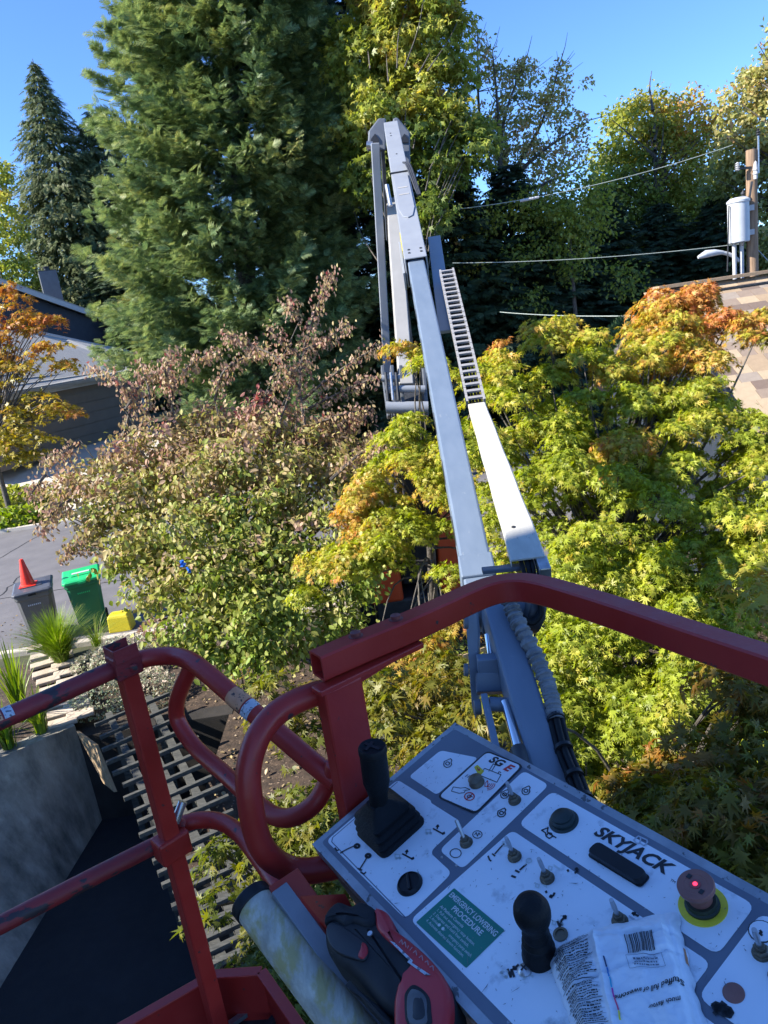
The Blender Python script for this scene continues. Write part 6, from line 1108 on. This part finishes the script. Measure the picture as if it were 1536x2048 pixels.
# ================================================================ crumpled snack bag on the console
BC = [A2(100, 1580), A2(410, 1412), A2(950, 1300), A2(1000, 1520), A2(1150, 1850), A2(1120, 2200), A2(330, 2200)]
bl_, br_ = (A2(95, 1580), A2(950, 1290)), (A2(340, 2160), A2(1190, 2110))
def bagpt(s_, t_, off=0):
    a = Vector((*A2(95, 1575), 0)).lerp(Vector((*A2(330, 2230), 0)), t_); m_ = Vector((*A2(412, 1412), 0)).lerp(Vector((*A2(600, 2230), 0)), t_); c2 = Vector((*A2(952, 1288), 0)).lerp(Vector((*A2(1200, 2230), 0)), t_)
    if s_ < .36: p = a.lerp(m_, s_ / .36)
    else: p = m_.lerp(c2, (s_ - .36) / .64)
    w_ = noise.noise(Vector((s_ * 7, t_ * 9, 1.3))); w2 = noise.noise(Vector((s_ * 19, t_ * 24, 4.1)))
    e_ = min(1, 8 * min(s_, 1 - s_ + .0)) ** .6 * min(1, 5 * t_ + .12) ** .7; pf = .026 * e_ * (1 + .13 * w_) + .0018 * w2 * e_ + (.006 * math.exp(-((s_ - .36) / .02) ** 2)) * e_ - (.005 * math.exp(-((s_ - .90 - .05 * t_) / .02) ** 2)) * e_ - .004 * math.exp(-((t_ - .56 + .2 * s_) / .02) ** 2) * e_ - .004 * math.exp(-((t_ - .13 - .1 * s_) / .02) ** 2) * e_
    edge = .004 * noise.noise(Vector((t_ * 11, 7, s_))) * (1 if s_ in (0, 1) else .3)
    return (p.x + edge, p.y + .004 * noise.noise(Vector((s_ * 9, 3, t_))), .005 + max(.0015, pf) + off)
def baggrid(off, n1=80, n2=70): return [[bagpt(i / n1, j / n2, off) for i in range(n1 + 1)] for j in range(n2 + 1)]
bag = empty('snack_bag', tuple(MP @ Vector(bagpt(.5, .5))), 'crumpled white snack bag with barcode and small print, lying on the control panel', 'bag')
BAGM = pmat('white_film', (.68, .74, .80), (.76, .81, .86), 12, .34, bump=.15, bs=60)
def bchild(b, name, m, smooth=True):
    o = b.build(name, m, None, smooth); o.parent = bag; o.matrix_parent_inverse = Matrix.Translation(-Vector(bag.location)) @ MP; return o
g0 = baggrid(0); b = MB(); nn = len(g0[0]); vs = [p for r_ in g0 for p in r_]; fs = [(j * nn + i, (j + 1) * nn + i, (j + 1) * nn + i + 1, j * nn + i + 1) for j in range(len(g0) - 1) for i in range(nn - 1)]
b.add(vs, fs); k0 = len(vs); b.add([(p[0], p[1], .0045) for p in vs], [f[::-1] for f in fs])
edge_ = [i for i in range(nn)] + [j * nn + nn - 1 for j in range(1, len(g0))] + [(len(g0) - 1) * nn + i for i in range(nn - 2, -1, -1)] + [j * nn for j in range(len(g0) - 2, 0, -1)]
b.f += [(edge_[i], edge_[(i + 1) % len(edge_)], edge_[(i + 1) % len(edge_)] + k0, edge_[i] + k0) for i in range(len(edge_))]
bchild(b, 'bag_film', BAGM)
def drape(s0, s1, t0, t1, off=.0012, n=(3, 6), b=None):
    b = b or MB(); g = [[bagpt(s0 + (s1 - s0) * i / n[0], t0 + (t1 - t0) * j / n[1], off) for i in range(n[0] + 1)] for j in range(n[1] + 1)]; k = n[0] + 1
    return b.add([p for r_ in g for p in r_], [(j * k + i, (j + 1) * k + i, (j + 1) * k + i + 1, j * k + i + 1) for j in range(n[1]) for i in range(n[0])])
b = MB(); x = .595; 
while x < .80:
    w_ = random.choice((.0022, .0022, .0045, .007)); drape(x, x + w_, .20, .385, n=(1, 8), b=b); x += w_ + random.choice((.0025, .004, .006))
tag(bchild(b, 'barcode', INK), kind='stuff')
b = MB()
for s0, s1, t0, t1 in ((.57, .83, .400, .403), (.57, .83, .498, .501), (.57, .5725, .40, .50), (.8275, .83, .40, .50)): drape(s0, s1, t0, t1, n=(10, 4), b=b)
for i in range(4):
    x = .60 + rng.uniform(0, .02)
    while x < .79: w_ = rng.uniform(.008, .03); drape(x, x + w_, .418 + i * .019, .427 + i * .019, n=(2, 1), b=b); x += w_ + .006
tag(bchild(b, 'small_print', PGREY), kind='stuff')
b = MB()
for i in range(46):
    t0 = .03 + i * .0205; x = .03 + rng.uniform(0, .02)
    if i % 9 == 5: drape(.02, .33, t0, t0 + .005, n=(10, 1), b=b); continue
    while x < rng.uniform(.24, .33): w_ = rng.uniform(.008, .035); drape(x, min(.335, x + w_), t0, t0 + rng.uniform(.006, .011), n=(2, 1), b=b); x += w_ + .005
    if i % 2: drape(.03, .32, t0 + .014, t0 + .0155, n=(10, 1), b=b)
tag(bchild(b, 'small_print', INK), kind='stuff')
for i, c in enumerate(((.01, .04, .12), (.02, .25, .6), (.02, .45, .65), (.6, .05, .35), (.75, .1, .2), (.85, .75, .05))):
    bchild(drape(.40 + .002 * i, .414 + .002 * i, .37 + i * .085, .37 + (i + .96) * .085, n=(2, 5)), 'colour_stripe', pmat('stripe%d' % i, c, c, 10, .5))
def bagtext(s_, s0, t0, size, flip=True):
    cu = bpy.data.curves.new('t', 'FONT'); cu.body = s_; cu.size = size; cu.offset = .02 * size; cu.shear = .3; cu.resolution_u = 2; o = bpy.data.objects.new('t', cu); COL.objects.link(o); bpy.context.view_layer.update()
    me = bpy.data.meshes.new_from_object(o.evaluated_get(bpy.context.evaluated_depsgraph_get())); bpy.data.objects.remove(o); me.name = 'lettering'
    for v in me.vertices: v.co = bagpt(min(.99, max(0, s0 - v.co.x)), min(1, t0 + v.co.y + .18 * (v.co.x)), .0012)
    me.materials.clear(); me.materials.append(INK); o = bpy.data.objects.new('lettering', me); COL.objects.link(o); o.parent = bag; o.matrix_parent_inverse = Matrix.Translation(-Vector(bag.location)) @ MP
bagtext('Stuffed full of awesome', .93, .60, .054)
bagtext('much flavour', .88, .73, .046)
bm_ = drape(.985, .999, .30, .42, n=(2, 5)); bchild(bm_, 'orange_patch', pmat('orange_print', (.5, .2, .08)))
